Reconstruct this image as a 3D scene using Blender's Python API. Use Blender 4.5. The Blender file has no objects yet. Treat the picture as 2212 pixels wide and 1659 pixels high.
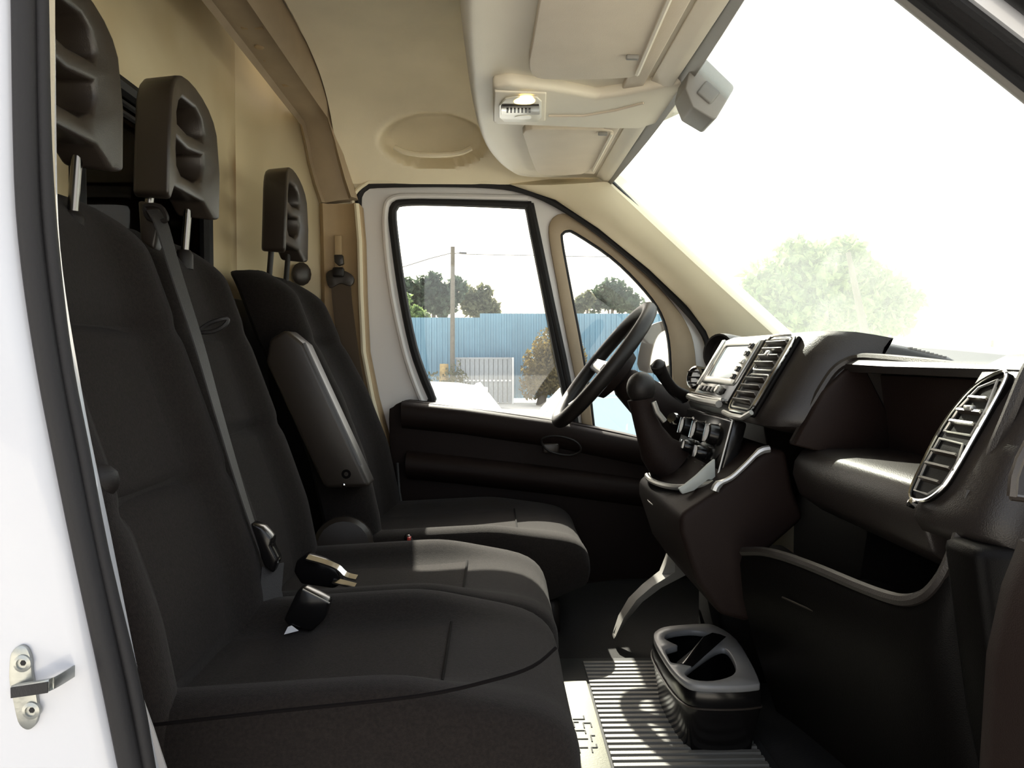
import bpy, bmesh, math, random
from mathutils import Vector, Matrix
random.seed(7)
R = math.radians
SC = bpy.context.scene
COL = SC.collection
ZC = 1.55                                   # eye height above the yard; all coordinates below are relative to the eye in z
F = 1730.0                                  # focal length in pixels of a 2212 px wide frame
YAW, PITCH = math.atan(41/F), math.atan(59.5/F)

# ------------------------------------------------------------------ camera, sky, sun, exposure
cam_d = bpy.data.cameras.new('camera')
cam = bpy.data.objects.new('camera', cam_d); COL.objects.link(cam)
cam.location = (0, 0, ZC); cam.rotation_euler = (math.pi/2-PITCH, 0, -YAW)
cam_d.sensor_width = 36; cam_d.lens = F/2212*36; cam_d.clip_start = .02; cam_d.clip_end = 500
SC.camera = cam
W = bpy.data.worlds.new('hazy_sky'); SC.world = W; W.use_nodes = True
bg = W.node_tree.nodes['Background']
SUN_DIR = Vector((-.15, 1.0, .85)).normalized()
sky = W.node_tree.nodes.new('ShaderNodeTexSky'); sky.sky_type = 'NISHITA'; sky.sun_disc = False
sky.sun_elevation = math.asin(SUN_DIR.z); sky.sun_rotation = math.atan2(SUN_DIR.x, SUN_DIR.y)
sky.air_density = 1.0; sky.dust_density = 6.0; sky.ozone_density = 1.0; sky.altitude = 50
haze = W.node_tree.nodes.new('ShaderNodeMix'); haze.data_type = 'RGBA'; haze.inputs['Factor'].default_value = .45
haze.inputs['B'].default_value = (5.2, 5.0, 4.7, 1)            # even milky haze over the clear-sky model
W.node_tree.links.new(sky.outputs[0], haze.inputs['A']); W.node_tree.links.new(haze.outputs['Result'], bg.inputs[0])
bg.inputs[1].default_value = .27
sun_d = bpy.data.lights.new('sun', 'SUN'); sun_d.energy = 12.0; sun_d.color = (1, .93, .80); sun_d.angle = R(.6)
sun = bpy.data.objects.new('sun', sun_d); COL.objects.link(sun)
sun.rotation_euler = SUN_DIR.to_track_quat('Z', 'Y').to_euler(); sun.location = (0, 0, 12)
SC.view_settings.view_transform = 'Standard'; SC.view_settings.look = 'None'
SC.view_settings.gamma = 1.0; SC.view_settings.use_curve_mapping = False
SC.view_settings.exposure = 0.80

# ------------------------------------------------------------------ helpers
RM = Matrix.Rotation(-YAW, 3, 'Z') @ Matrix.Rotation(math.pi/2-PITCH, 3, 'X')
def ray(px, py):
    return RM @ Vector((px-1106, 829.5-py, -F))
def at(px, py, Y):                           # the point seen at px,py that stands Y metres into the van
    d = ray(px, py); return d*(Y/d.y)
def atz(px, py, Z):
    d = ray(px, py); return d*(Z/d.z)
def atx(px, py, X):
    d = ray(px, py); return d*(X/d.x)

def add(m, vs, fs):
    o = len(m[0]); m[0].extend([Vector(v) for v in vs]); m[1].extend([tuple(i+o for i in f) for f in fs])
def MB(): return ([], [])

def box(m, c, s, rot=None):
    c = Vector(c); vs = []
    for x in (-.5, .5):
        for y in (-.5, .5):
            for z in (-.5, .5):
                v = Vector((x*s[0], y*s[1], z*s[2]))
                if rot: v = rot @ v
                vs.append(c+v)
    add(m, vs, [(0,1,3,2),(4,6,7,5),(0,4,5,1),(2,3,7,6),(0,2,6,4),(1,5,7,3)])
    return m
def loft(m, rings, closed=True, caps=True):
    n = len(rings[0]); vs = [v for r in rings for v in r]; fs = []
    for i in range(len(rings)-1):
        for j in range(n if closed else n-1):
            k = (j+1) % n
            fs.append((i*n+j, i*n+k, (i+1)*n+k, (i+1)*n+j))
    if caps and closed:
        fs.append(tuple(range(n-1, -1, -1))); fs.append(tuple((len(rings)-1)*n+j for j in range(n)))
    add(m, vs, fs); return m
def prism(m, pts, d):                        # pts: planar outline, d: extrusion vector
    d = Vector(d); loft(m, [[Vector(p) for p in pts], [Vector(p)+d for p in pts]]); return m
def xz(pts, y0, y1):                         # outline in X,Z pulled along Y
    m = MB(); prism(m, [(x, y0, z) for x, z in pts], (0, y1-y0, 0)); return m
def tube(m, path, r, n=8, closed=False, flat=None):
    path = [Vector(p) for p in path]; N = len(path)
    rr = r if isinstance(r, (list, tuple)) else [r]*N
    rings = []; ref = None
    for i, p in enumerate(path):
        a = path[i-1] if (i > 0 or closed) else p
        b = path[(i+1) % N] if (i < N-1 or closed) else p
        t = (b-a).normalized()
        if ref is None:
            ref = Vector((0, 0, 1)) if abs(t.z) < .9 else Vector((0, 1, 0))
        u = (ref - t*ref.dot(t)).normalized(); ref = u; w = t.cross(u)
        rings.append([p + (u*math.cos(2*math.pi*k/n)+w*math.sin(2*math.pi*k/n))*rr[i] for k in range(n)])
    if closed: rings.append(rings[0])
    loft(m, rings, True, not closed); return m
def ribbon(m, path, wv, t):                  # flat strap: wv half-width vector(s), t thickness vector(s)
    rings = []
    for i, p in enumerate(path):
        p = Vector(p); w = Vector(wv[i] if isinstance(wv, list) else wv); d = Vector(t[i] if isinstance(t, list) else t)
        rings.append([p-w, p+w, p+w+d, p-w+d])
    loft(m, rings); return m
def ball(m, c, s, nu=14, nv=9, rot=None):
    c = Vector(c); rings = []
    for i in range(nv+1):
        a = -math.pi/2+math.pi*i/nv; a = max(min(a, 1.55), -1.55)
        ring = []
        for k in range(nu):
            b = 2*math.pi*k/nu
            v = Vector((math.cos(a)*math.cos(b)*s[0], math.cos(a)*math.sin(b)*s[1], math.sin(a)*s[2]))
            if rot: v = rot @ v
            ring.append(c+v)
        rings.append(ring)
    loft(m, rings); return m
def lathe(m, c, axis, prof, n=20):           # prof: (radius, distance along axis)
    axis = Vector(axis).normalized(); q = axis.to_track_quat('Z', 'Y').to_matrix(); c = Vector(c)
    loft(m, [[c + q @ Vector((r*math.cos(2*math.pi*k/n), r*math.sin(2*math.pi*k/n), h)) for k in range(n)] for r, h in prof]); return m
def smooth(pts, n=4, closed=True):           # Catmull-Rom through the points
    P = [Vector(p) for p in pts]; N = len(P); out = []
    for i in range(N if closed else N-1):
        p0 = P[(i-1) % N] if closed or i > 0 else P[0]; p1 = P[i]; p2 = P[(i+1) % N]
        p3 = P[(i+2) % N] if closed or i < N-2 else P[-1]
        for k in range(n):
            t = k/n
            out.append(.5*((2*p1)+(p2-p0)*t+(2*p0-5*p1+4*p2-p3)*t*t+(3*p1-p0-3*p2+p3)*t**3))
    if not closed: out.append(P[-1])
    return out
def plate(m, outer, holes, t):               # flat plate with holes; outlines are 3-D points of one plane, t: thickness vector
    bm = bmesh.new(); t = Vector(t); es = []
    for loop in [outer]+list(holes):
        vs = [bm.verts.new(Vector(p)) for p in loop]
        es += [bm.edges.new((vs[i], vs[(i+1) % len(vs)])) for i in range(len(vs))]
    bmesh.ops.triangle_fill(bm, use_beauty=True, use_dissolve=False, edges=es, normal=t.normalized())
    bm.verts.ensure_lookup_table(); bm.verts.index_update()
    vs = [v.co.copy() for v in bm.verts]; fs = [tuple(v.index for v in f.verts) for f in bm.faces]; N = len(vs)
    be = [tuple(v.index for v in e.verts) for e in bm.edges if len(e.link_faces) == 1]
    bm.free()
    add(m, vs+[v+t for v in vs], fs+[tuple(i+N for i in reversed(f)) for f in fs]+[(a, b, b+N, a+N) for a, b in be]); return m
def grid(m, P, t=None):                      # P: rows of points; t: thickness vector for a closed slab
    nr, nc = len(P), len(P[0]); vs = [Vector(v) for r in P for v in r]; fs = []
    for i in range(nr-1):
        for j in range(nc-1):
            fs.append((i*nc+j, i*nc+j+1, (i+1)*nc+j+1, (i+1)*nc+j))
    if t is not None:
        N = len(vs); vs += [v+(Vector(t) if not callable(t) else t(v)) for v in vs]
        fs += [tuple(i+N for i in reversed(f)) for f in fs]
        rim = [j for j in range(nc)]+[i*nc+nc-1 for i in range(1, nr)]+[(nr-1)*nc+j for j in range(nc-2, -1, -1)]+[i*nc for i in range(nr-2, 0, -1)]
        fs += [(rim[k], rim[(k+1) % len(rim)], rim[(k+1) % len(rim)]+N, rim[k]+N) for k in range(len(rim))]
    add(m, vs, fs); return m

ORG = {}
def tag(o, label=None, cat=None, group=None, kind=None):
    if label: o['label'] = label
    if cat: o['category'] = cat
    if group: o['group'] = group
    if kind: o['kind'] = kind
    return o
def thing(name, loc, label=None, cat=None, group=None, kind=None):
    o = bpy.data.objects.new(name, None); COL.objects.link(o); o.empty_display_size = .05
    o.location = Vector(loc)+Vector((0, 0, ZC)); ORG[o.name] = Vector(loc)
    return tag(o, label, cat, group, kind)
def build(name, m, mat, parent=None, bevel=0, seg=2, sub=0, flat=False, ang=40, label=None, cat=None, group=None, kind=None):
    org = ORG[parent.name] if parent else None
    if org is None:                          # a thing or setting piece that is one mesh: origin at its base
        xs = [v.x for v in m[0]]; ys = [v.y for v in m[0]]; zs = [v.z for v in m[0]]
        org = Vector(((min(xs)+max(xs))/2, (min(ys)+max(ys))/2, min(zs)))
    bm = bmesh.new()
    bv = [bm.verts.new(v-org) for v in m[0]]
    for f in m[1]:
        try: bm.faces.new([bv[i] for i in f])
        except ValueError: pass
    bmesh.ops.recalc_face_normals(bm, faces=bm.faces)
    if bevel:
        ed = [e for e in bm.edges if len(e.link_faces) == 2 and e.calc_face_angle(0) > R(30)]
        bmesh.ops.bevel(bm, geom=ed, offset=bevel, segments=seg, affect='EDGES', profile=.5, clamp_overlap=True)
    me = bpy.data.meshes.new(name); bm.to_mesh(me); bm.free()
    if not flat:
        me.polygons.foreach_set('use_smooth', [True]*len(me.polygons)); me.set_sharp_from_angle(angle=R(ang if not bevel else 60))
    me.materials.append(mat)
    o = bpy.data.objects.new(name, me); COL.objects.link(o)
    if parent: o.parent = parent; ORG[o.name] = org
    else: o.location = org+Vector((0, 0, ZC)); ORG[o.name] = org
    if sub:
        md = o.modifiers.new('subdivision', 'SUBSURF'); md.levels = sub; md.render_levels = sub
    return tag(o, label, cat, group, kind)
def dup(o, parent=None):
    c = o.copy(); COL.objects.link(c); c.parent = parent; ORG[c.name] = ORG.get(o.name, Vector((0, 0, 0)))
    for ch in list(o.children): dup(ch, c)
    return c

# ------------------------------------------------------------------ materials
def mat(name, col, rough=.6, metal=0, bump=0, bscale=300, var=0, vscale=12, spec=.5, coat=0, col2=None, sheen=0):
    m = bpy.data.materials.new(name); m.use_nodes = True; nt = m.node_tree; b = nt.nodes['Principled BSDF']
    b.inputs['Base Color'].default_value = (*col, 1); b.inputs['Roughness'].default_value = rough
    b.inputs['Metallic'].default_value = metal; b.inputs['Specular IOR Level'].default_value = spec
    b.inputs['Coat Weight'].default_value = coat; b.inputs['Sheen Weight'].default_value = sheen
    tc = nt.nodes.new('ShaderNodeTexCoord')
    if var or col2:
        n = nt.nodes.new('ShaderNodeTexNoise'); n.inputs['Scale'].default_value = vscale; n.inputs['Detail'].default_value = 4
        nt.links.new(tc.outputs['Object'], n.inputs['Vector'])
        r = nt.nodes.new('ShaderNodeValToRGB'); r.color_ramp.elements[0].position = .35; r.color_ramp.elements[1].position = .68
        c2 = col2 if col2 else tuple(c*(1+var) for c in col); c1 = col if col2 else tuple(c*(1-var) for c in col)
        r.color_ramp.elements[0].color = (*c1, 1); r.color_ramp.elements[1].color = (*c2, 1)
        nt.links.new(n.outputs['Fac'], r.inputs['Fac']); nt.links.new(r.outputs['Color'], b.inputs['Base Color'])
    if bump:
        n = nt.nodes.new('ShaderNodeTexNoise'); n.inputs['Scale'].default_value = bscale; n.inputs['Detail'].default_value = 2
        bp = nt.nodes.new('ShaderNodeBump'); bp.inputs['Strength'].default_value = bump; bp.inputs['Distance'].default_value = .002
        nt.links.new(tc.outputs['Object'], n.inputs['Vector']); nt.links.new(n.outputs['Fac'], bp.inputs['Height']); nt.links.new(bp.outputs['Normal'], b.inputs['Normal'])
    return m
def glass(name, tint, gloss=.06, dust=0, dustcol=(.9, .92, .9)):   # clear pane: mostly see-through, a little mirror, a film of dust
    m = bpy.data.materials.new(name); m.use_nodes = True; nt = m.node_tree; nt.nodes.clear()
    out = nt.nodes.new('ShaderNodeOutputMaterial'); tr = nt.nodes.new('ShaderNodeBsdfTransparent'); tr.inputs[0].default_value = (*tint, 1)
    gl = nt.nodes.new('ShaderNodeBsdfGlossy'); gl.inputs['Roughness'].default_value = .02
    mx = nt.nodes.new('ShaderNodeMixShader'); mx.inputs[0].default_value = gloss
    nt.links.new(tr.outputs[0], mx.inputs[1]); nt.links.new(gl.outputs[0], mx.inputs[2]); last = mx
    if dust:
        tl = nt.nodes.new('ShaderNodeBsdfTranslucent'); tl.inputs[0].default_value = (*dustcol, 1)
        tc = nt.nodes.new('ShaderNodeTexCoord'); n = nt.nodes.new('ShaderNodeTexNoise'); n.inputs['Scale'].default_value = 3
        nt.links.new(tc.outputs['Object'], n.inputs['Vector'])
        mr = nt.nodes.new('ShaderNodeMapRange'); mr.inputs['To Min'].default_value = dust*.7; mr.inputs['To Max'].default_value = dust*1.3
        nt.links.new(n.outputs['Fac'], mr.inputs['Value'])
        m2 = nt.nodes.new('ShaderNodeMixShader'); nt.links.new(mr.outputs['Result'], m2.inputs[0])
        nt.links.new(mx.outputs[0], m2.inputs[1]); nt.links.new(tl.outputs[0], m2.inputs[2]); last = m2
    nt.links.new(last.outputs[0], out.inputs[0]); return m
def emit(name, col, s):
    m = mat(name, col, .3); b = m.node_tree.nodes['Principled BSDF']
    b.inputs['Emission Color'].default_value = (*col, 1); b.inputs['Emission Strength'].default_value = s; return m
def leafmat(name, c1, c2):
    m = mat(name, c1, .6, col2=c2, vscale=3); nt = m.node_tree; b = nt.nodes['Principled BSDF']
    src = b.inputs['Base Color'].links[0].from_socket
    tl = nt.nodes.new('ShaderNodeBsdfTranslucent'); mx = nt.nodes.new('ShaderNodeMixShader'); mx.inputs[0].default_value = .45
    nt.links.new(src, tl.inputs[0]); out = [n for n in nt.nodes if n.type == 'OUTPUT_MATERIAL'][0]
    nt.links.new(b.outputs[0], mx.inputs[1]); nt.links.new(tl.outputs[0], mx.inputs[2]); nt.links.new(mx.outputs[0], out.inputs[0]); return m

M = {}
M['cream'] = mat('cream_trim', (.76, .68, .50), .62, bump=.15, bscale=500, var=.05, vscale=4)
M['headliner'] = mat('beige_headliner', (.84, .75, .56), .85, bump=.25, bscale=700, var=.05, vscale=5)
M['beam'] = mat('taupe_beam', (.36, .28, .19), .6, bump=.1, var=.05)
M['pillar'] = mat('tan_pillar_trim', (.38, .27, .15), .6, bump=.1, var=.05)
M['shelf'] = mat('ivory_shelf', (.74, .68, .56), .5, bump=.12, bscale=600, var=.03, vscale=5)
M['visor'] = mat('ivory_visor', (.64, .56, .45), .6, bump=.2, bscale=500, var=.03)
M['grey_trim'] = mat('grey_trim', (.22, .21, .195), .5, bump=.1)
M['white'] = mat('white_paint', (.50, .51, .545), .25, coat=.5, spec=.5)
M['whitein'] = mat('white_paint_inner', (.70, .68, .68), .35, coat=.3)
M['rubber'] = mat('black_rubber', (.010, .010, .011), .6, bump=.2, spec=.3)
M['rubber2'] = mat('grey_rubber', (.015, .0142, .015), .65, bump=.2, spec=.3)
M['fabric'] = mat('charcoal_fabric', (.0138, .0107, .0092), .95, bump=.7, bscale=900, var=.25, vscale=260, sheen=.05, spec=.15)
M['fabric2'] = mat('grey_insert_fabric', (.0175, .0140, .0125), .95, bump=.7, bscale=900, var=.25, vscale=300, sheen=.02, spec=.15)
M['seam'] = mat('black_stitching', (.004, .003, .003), .9, spec=.1)
M['headrest'] = mat('dark_brown_plastic', (.027, .0205, .016), .36, bump=.15, bscale=800, spec=.55)
M['plastic'] = mat('black_plastic', (.012, .0095, .0085), .45, bump=.2, bscale=900, spec=.3)
M['dash'] = mat('dark_dash_plastic', (.017, .0135, .0118), .38, bump=.25, bscale=700, spec=.45)
M['dash2'] = mat('glare_brown_plastic', (.0125, .0072, .0058), .6, bump=.25, bscale=700, spec=.15)  # brown tint of the dark plastics is lens glare put into the base
M['lower'] = mat('shade_black_plastic', (.0018, .0014, .0012), .5, bump=.2, bscale=700, spec=.10)  # near-black copy of the dash plastic, shade put into its colour
M['gloss'] = mat('gloss_black', (.006, .0055, .0055), .2, spec=.4)
M['chrome'] = mat('chrome', (.75, .74, .72), .16, 1)
M['darkchrome'] = mat('dark_chrome', (.22, .21, .20), .22, 1)
M['silver'] = mat('silver_plastic', (.50, .49, .46), .32, .7)
M['steel'] = mat('zinc_steel', (.36, .37, .35), .34, .9, bump=.1, bscale=200)
M['belt'] = mat('black_webbing', (.016, .014, .0135), .5, bump=.5, bscale=900)
M['beltbrown'] = mat('brown_webbing', (.060, .038, .020), .7, bump=.4, bscale=900)
M['mat'] = mat('ribbed_rubber_mat', (.12, .117, .105), .6, bump=.2, bscale=400)
M['matdark'] = mat('mat_groove_rubber', (.008, .008, .008), .8)
M['carpet'] = mat('dark_floor', (.007, .006, .005), .95, bump=.5, bscale=300)
M['lcd'] = mat('sky_tinted_lcd', (.26, .33, .38), .25)  # grey blue base imitates the sky reflected on the screen
M['label'] = mat('white_label', (.8, .8, .8), .6)
M['red'] = mat('red_button', (.45, .03, .02), .4)
M['lens'] = mat('frosted_lens', (.75, .72, .62), .3)
M['bulb'] = emit('warm_bulb', (1, .72, .22), 3.0)
M['glass'] = glass('side_glass', (.97, .99, .985), .05, .003)
M['wglass'] = glass('dusty_windshield', (.95, .985, .965), .05, .085, (.9, .97, .93))
M['bglass'] = glass('brown_tinted_glass', (.30, .22, .13), .015)
M['cargo'] = mat('tan_cargo_lining', (.5, .4, .27), .8)
M['mirror'] = mat('mirror_glass', (.9, .92, .95), .03, 1)
M['blue'] = mat('blue_sheet', (.16, .30, .40), .5, var=.08, vscale=1.2)
M['mesh'] = mat('grey_gate_sheet', (.34, .36, .38), .7, var=.08)
M['pole'] = mat('weathered_pole', (.15, .135, .11), .85, bump=.4, bscale=40, var=.12)
M['wire'] = mat('wire', (.12, .12, .13), .6)
M['ground'] = mat('pale_concrete', (.52, .50, .45), .9, bump=.3, bscale=20, var=.08, vscale=.6)
M['car'] = mat('white_car_paint', (.84, .85, .86), .2, coat=.8)
M['carglass'] = mat('sky_reflection_glass', (.42, .58, .66), .06, spec=.8)  # base blue stands in for sky reflected in the panes
M['tyre'] = mat('tyre', (.02, .02, .02), .8)
M['leaf_dark'] = leafmat('dark_leaves', (.03, .05, .035), (.08, .11, .07))
M['leaf_olive'] = leafmat('olive_leaves', (.08, .09, .05), (.16, .16, .09))
M['leaf_green'] = leafmat('green_leaves', (.13, .20, .07), (.34, .42, .17))
M['leaf_brown'] = leafmat('dry_leaves', (.09, .07, .02), (.19, .14, .05))
M['trunk'] = mat('bark', (.11, .09, .07), .9, bump=.5, bscale=30)
M['roof'] = mat('pale_roof_tiles', (.42, .40, .33), .8, bump=.4, bscale=8, var=.1)
M['wall'] = mat('pale_render', (.62, .60, .54), .9, var=.05)

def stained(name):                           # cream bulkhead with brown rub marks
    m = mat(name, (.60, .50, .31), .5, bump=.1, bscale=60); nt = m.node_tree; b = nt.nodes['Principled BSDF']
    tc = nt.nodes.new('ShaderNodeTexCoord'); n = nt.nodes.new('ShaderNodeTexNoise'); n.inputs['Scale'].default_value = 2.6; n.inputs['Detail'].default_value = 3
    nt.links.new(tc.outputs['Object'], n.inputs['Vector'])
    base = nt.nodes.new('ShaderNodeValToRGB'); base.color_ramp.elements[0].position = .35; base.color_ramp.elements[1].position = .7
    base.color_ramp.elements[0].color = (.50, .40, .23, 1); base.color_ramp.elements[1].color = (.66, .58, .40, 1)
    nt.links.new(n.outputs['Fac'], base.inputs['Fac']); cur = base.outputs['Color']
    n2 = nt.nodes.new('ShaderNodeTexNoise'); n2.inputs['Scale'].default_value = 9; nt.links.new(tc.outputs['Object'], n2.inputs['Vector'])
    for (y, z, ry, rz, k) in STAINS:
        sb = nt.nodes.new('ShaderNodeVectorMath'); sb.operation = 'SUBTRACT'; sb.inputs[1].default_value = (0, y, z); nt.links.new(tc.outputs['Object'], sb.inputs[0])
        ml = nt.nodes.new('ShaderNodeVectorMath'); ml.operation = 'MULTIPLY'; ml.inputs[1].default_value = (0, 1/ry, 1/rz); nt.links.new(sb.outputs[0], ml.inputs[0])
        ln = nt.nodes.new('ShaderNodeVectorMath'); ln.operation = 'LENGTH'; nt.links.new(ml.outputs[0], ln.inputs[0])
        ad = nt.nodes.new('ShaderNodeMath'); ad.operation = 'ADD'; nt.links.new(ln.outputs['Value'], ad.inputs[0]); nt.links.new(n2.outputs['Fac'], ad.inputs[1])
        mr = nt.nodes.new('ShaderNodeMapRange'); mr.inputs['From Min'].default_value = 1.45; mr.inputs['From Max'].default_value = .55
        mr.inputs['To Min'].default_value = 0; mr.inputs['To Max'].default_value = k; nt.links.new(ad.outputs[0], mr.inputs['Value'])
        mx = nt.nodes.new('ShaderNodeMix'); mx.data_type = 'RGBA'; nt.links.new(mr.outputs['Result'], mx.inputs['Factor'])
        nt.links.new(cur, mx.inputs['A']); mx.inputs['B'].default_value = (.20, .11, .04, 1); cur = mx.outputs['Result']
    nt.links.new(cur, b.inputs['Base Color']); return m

# ================================================================== SETTING: cab shell
XB = -.72                                    # bulkhead plane
FZ = -.70                                    # cab floor
STR = 'structure'
# floor slab, firewall
build('floor', box(MB(), (.2, 1.68, FZ-.03), (1.86, 1.94, .06)), M['carpet'], label='dark cab floor under the seats', kind=STR)
build('wall_front', box(MB(), (1.06, 1.68, -.40), (.05, 1.94, .80)), M['plastic'], label='dark firewall below the windscreen behind the dashboard', kind=STR)

# bulkhead with its window
WY0, WY1, WZ0, WZ1 = 1.40, 2.035, -.02, .525
def rrect(y0, y1, z0, z1, r, n=6):
    pts = []
    for cy, cz, a0 in ((y1-r, z1-r, 0), (y0+r, z1-r, 90), (y0+r, z0+r, 180), (y1-r, z0+r, 270)):
        for k in range(n+1):
            a = R(a0+90*k/n); pts.append((cy+r*math.cos(a), cz+r*math.sin(a)))
    return pts
hole = rrect(WY0, WY1, WZ0, WZ1, .07)
s1, s2, s3 = at(515, 395, 2.2), at(522, 520, 2.2), at(530, 445, 2.2)
ZB = -.76
def bw(px, py):
    p = atx(px, py, XB); return p.y, p.z
STAINS = []
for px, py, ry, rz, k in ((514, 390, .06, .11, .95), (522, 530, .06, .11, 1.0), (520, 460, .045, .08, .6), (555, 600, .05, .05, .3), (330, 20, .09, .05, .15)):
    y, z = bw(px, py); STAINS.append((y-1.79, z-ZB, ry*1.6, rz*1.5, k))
m = MB(); plate(m, [(XB, .74, ZB), (XB, 2.84, ZB), (XB, 2.84, 1.02), (XB, .74, 1.02)], [[(XB, y, z) for y, z in hole]], (-.03, 0, 0))
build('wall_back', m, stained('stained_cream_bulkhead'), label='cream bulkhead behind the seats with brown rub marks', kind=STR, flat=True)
m = MB(); box(m, (XB+.006, 2.31, -.29), (.012, .50, .90)); build('trim_10', m, M['plastic'], label='dark lower bulkhead lining between the centre and driver seats', kind=STR, bevel=.004)
m = MB(); box(m, (-.585, 2.555, -.29), (.26, .016, .90)); build('trim_13', m, M['plastic'], label='dark flat panel low on the side wall behind the driver seat', kind=STR, bevel=.004)  # dark panel laid over the cream side wall
w2 = thing('window_2', (XB, (WY0+WY1)/2, WZ0), 'black framed bulkhead window behind the seats', kind=STR)
m = MB(); tube(m, [(XB+.004, y, z) for y, z in rrect(WY0+.004, WY1-.004, WZ0+.004, WZ1-.004, .068)], .017, 8, True); build('window_frame', m, M['rubber'], w2)
m = MB()
for dz in (.035, .055): tube(m, [(XB+.006, WY0+.06, WZ1-dz), (XB+.006, WY1-.06, WZ1-dz)], .006, 6)
build('window_rail', m, M['rubber2'], w2)
m = MB(); prism(m, [(XB-.012, y, z) for y, z in rrect(WY0, WY1, WZ0, WZ1, .07)], (-.005, 0, 0)); build('window_pane', m, M['bglass'], w2)
m = MB(); box(m, (-1.851, 1.79, .13), (2.2, 2.1, 1.78)); m[1].pop(1)          # cargo lining, open towards the bulkhead
build('wall_rear', m, M['cargo'], label='tan cargo bay lining seen through the bulkhead window', kind=STR, flat=True)

# ceiling with its side cove and the hollow of the grab recess above the driver's door
prof = [(.785, .50), (.79, .60), (.82, .70), (.90, .775), (1.02, .81), (1.3, .82), (1.7, .822), (2.0, .82), (2.2, .80), (2.33, .765), (2.42, .71), (2.49, .64), (2.535, .58), (2.56, .545)]
pp = smooth([(0, y, z) for y, z in prof], 8, False)
gc = at(935, 300, 2.44)
xs = [-.481+i*(.36+.481)/80 for i in range(81)]
P = []
for x in xs:
    row = []
    for p in pp:
        y, z = p.y, p.z
        # oval grab hollow
        e = ((x-gc.x)/.155)**2 + ((z-gc.z)/.062)**2
        if y > 2 and e < 1.25:
            k = min(1, (1.25-e)/.40); k = k*k*(3-2*k); y += .075*k; z += .035*k
        row.append((x, y, z))
    P.append(row)
m = MB(); grid(m, P, lambda v: Vector((0, .09*max(-1, min(1, (v.y-1.68)/.55)), .07)))
build('ceiling', m, M['headliner'], label='beige moulded headliner above the seats', kind=STR, ang=60)
build('trim_12', box(MB(), (-.58, 1.76, .934), (.38, 2.2, .10)), M['cream'], label='cream roof skin above the beam behind the seats', kind=STR)
# grab bar across the hollow
m = MB(); tube(m, smooth([at(852, 318, 2.46), at(880, 330, 2.455), at(935, 335, 2.45), at(990, 331, 2.455), at(1018, 320, 2.46)], 4, False), .008, 8)
build('grab_handle', m, M['headliner'], label='beige grab handle in the oval hollow above the driver door', cat='handle')

# roof beam running across and down into the far pillar
sec = [((-.62, .80, .76), (-.49, .80, .76)), ((-.62, 1.2, .762), (-.49, 1.2, .762)), ((-.62, 1.7, .76), (-.49, 1.7, .76)), ((-.62, 2.1, .755), (-.488, 2.1, .755)), ((-.62, 2.34, .75), (-.486, 2.32, .75)),
       (at(648, 268, 2.50), at(718, 240, 2.44)), (at(658, 318, 2.53), at(735, 300, 2.49)), (at(663, 350, 2.54), at(745, 345, 2.51)), (at(676, 400, 2.54), at(757, 388, 2.52)), (at(690, 440, 2.54), at(770, 428, 2.525))]
def beamrings(sec, up):
    rings = []
    for i, (a, b) in enumerate(sec):
        a, b = Vector(a), Vector(b); q = min(1, max(0, (i-3)/4)); d = Vector((0, q, 1-q)).normalized()*up
        w = (b-a)
        rings.append([a+d, a, a+w*.10-d*.25, a+w*.16, a+w*.5-d*.10, a+w*.80, a+w*.90-d*.45, b, b+d])
    return rings
t1 = thing('trim_1', (-.55, 1.6, .75), 'taupe roof beam crossing the headliner behind the seats', kind=STR)
m = MB(); loft(m, beamrings(sec, .07)); build('beam_cover', m, M['beam'], t1, ang=50)
for px, py in ((560, 100), (618, 182), (672, 258)):
    p = atz(px, py, .752); m = MB(); lathe(m, p, (0, 0, -1), [(.012, 0), (.012, .003), (.008, .006), (.002, .006)], 10); build('beam_screw', m, M['pillar'], t1)
for k, (px, py) in enumerate(((545, 60), (590, 130), (640, 205))):
    p = atz(px, py, .755); m = MB(); box(m, p, (.05, .012, .006)); build('beam_slot', m, M['pillar'], t1, bevel=.002)
# far pillar trim
t2 = thing('trim_2', (-.48, 2.5, -.3), 'tan pillar trim behind the driver seat belt', kind=STR)
cols = [(690, 776, 440), (692, 783, 520), (694, 786, 640), (696, 792, 760), (700, 812, 860), (704, 850, 1000)]
rings = []
for l, r_, y in cols:
    a, b = at(l, y, 2.53), at(r_, y, 2.515); w = b-a; d = Vector((0, .08, 0))
    rings.append([a+d, a, a+w*.1-d*.15, a+w*.2+d*.02, a+w*.8+d*.02, a+w*.9-d*.2, b, b+d])
m = MB(); loft(m, rings); build('pillar_cover', m, M['pillar'], t2, ang=50)
m = MB(); tube(m, [at(l+(r_-l)*.93, y, 2.505) for l, r_, y in cols], .008, 6); build('pillar_edge', m, M['cream'], t2)
p0 = at(688, 600, 2.50)
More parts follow.
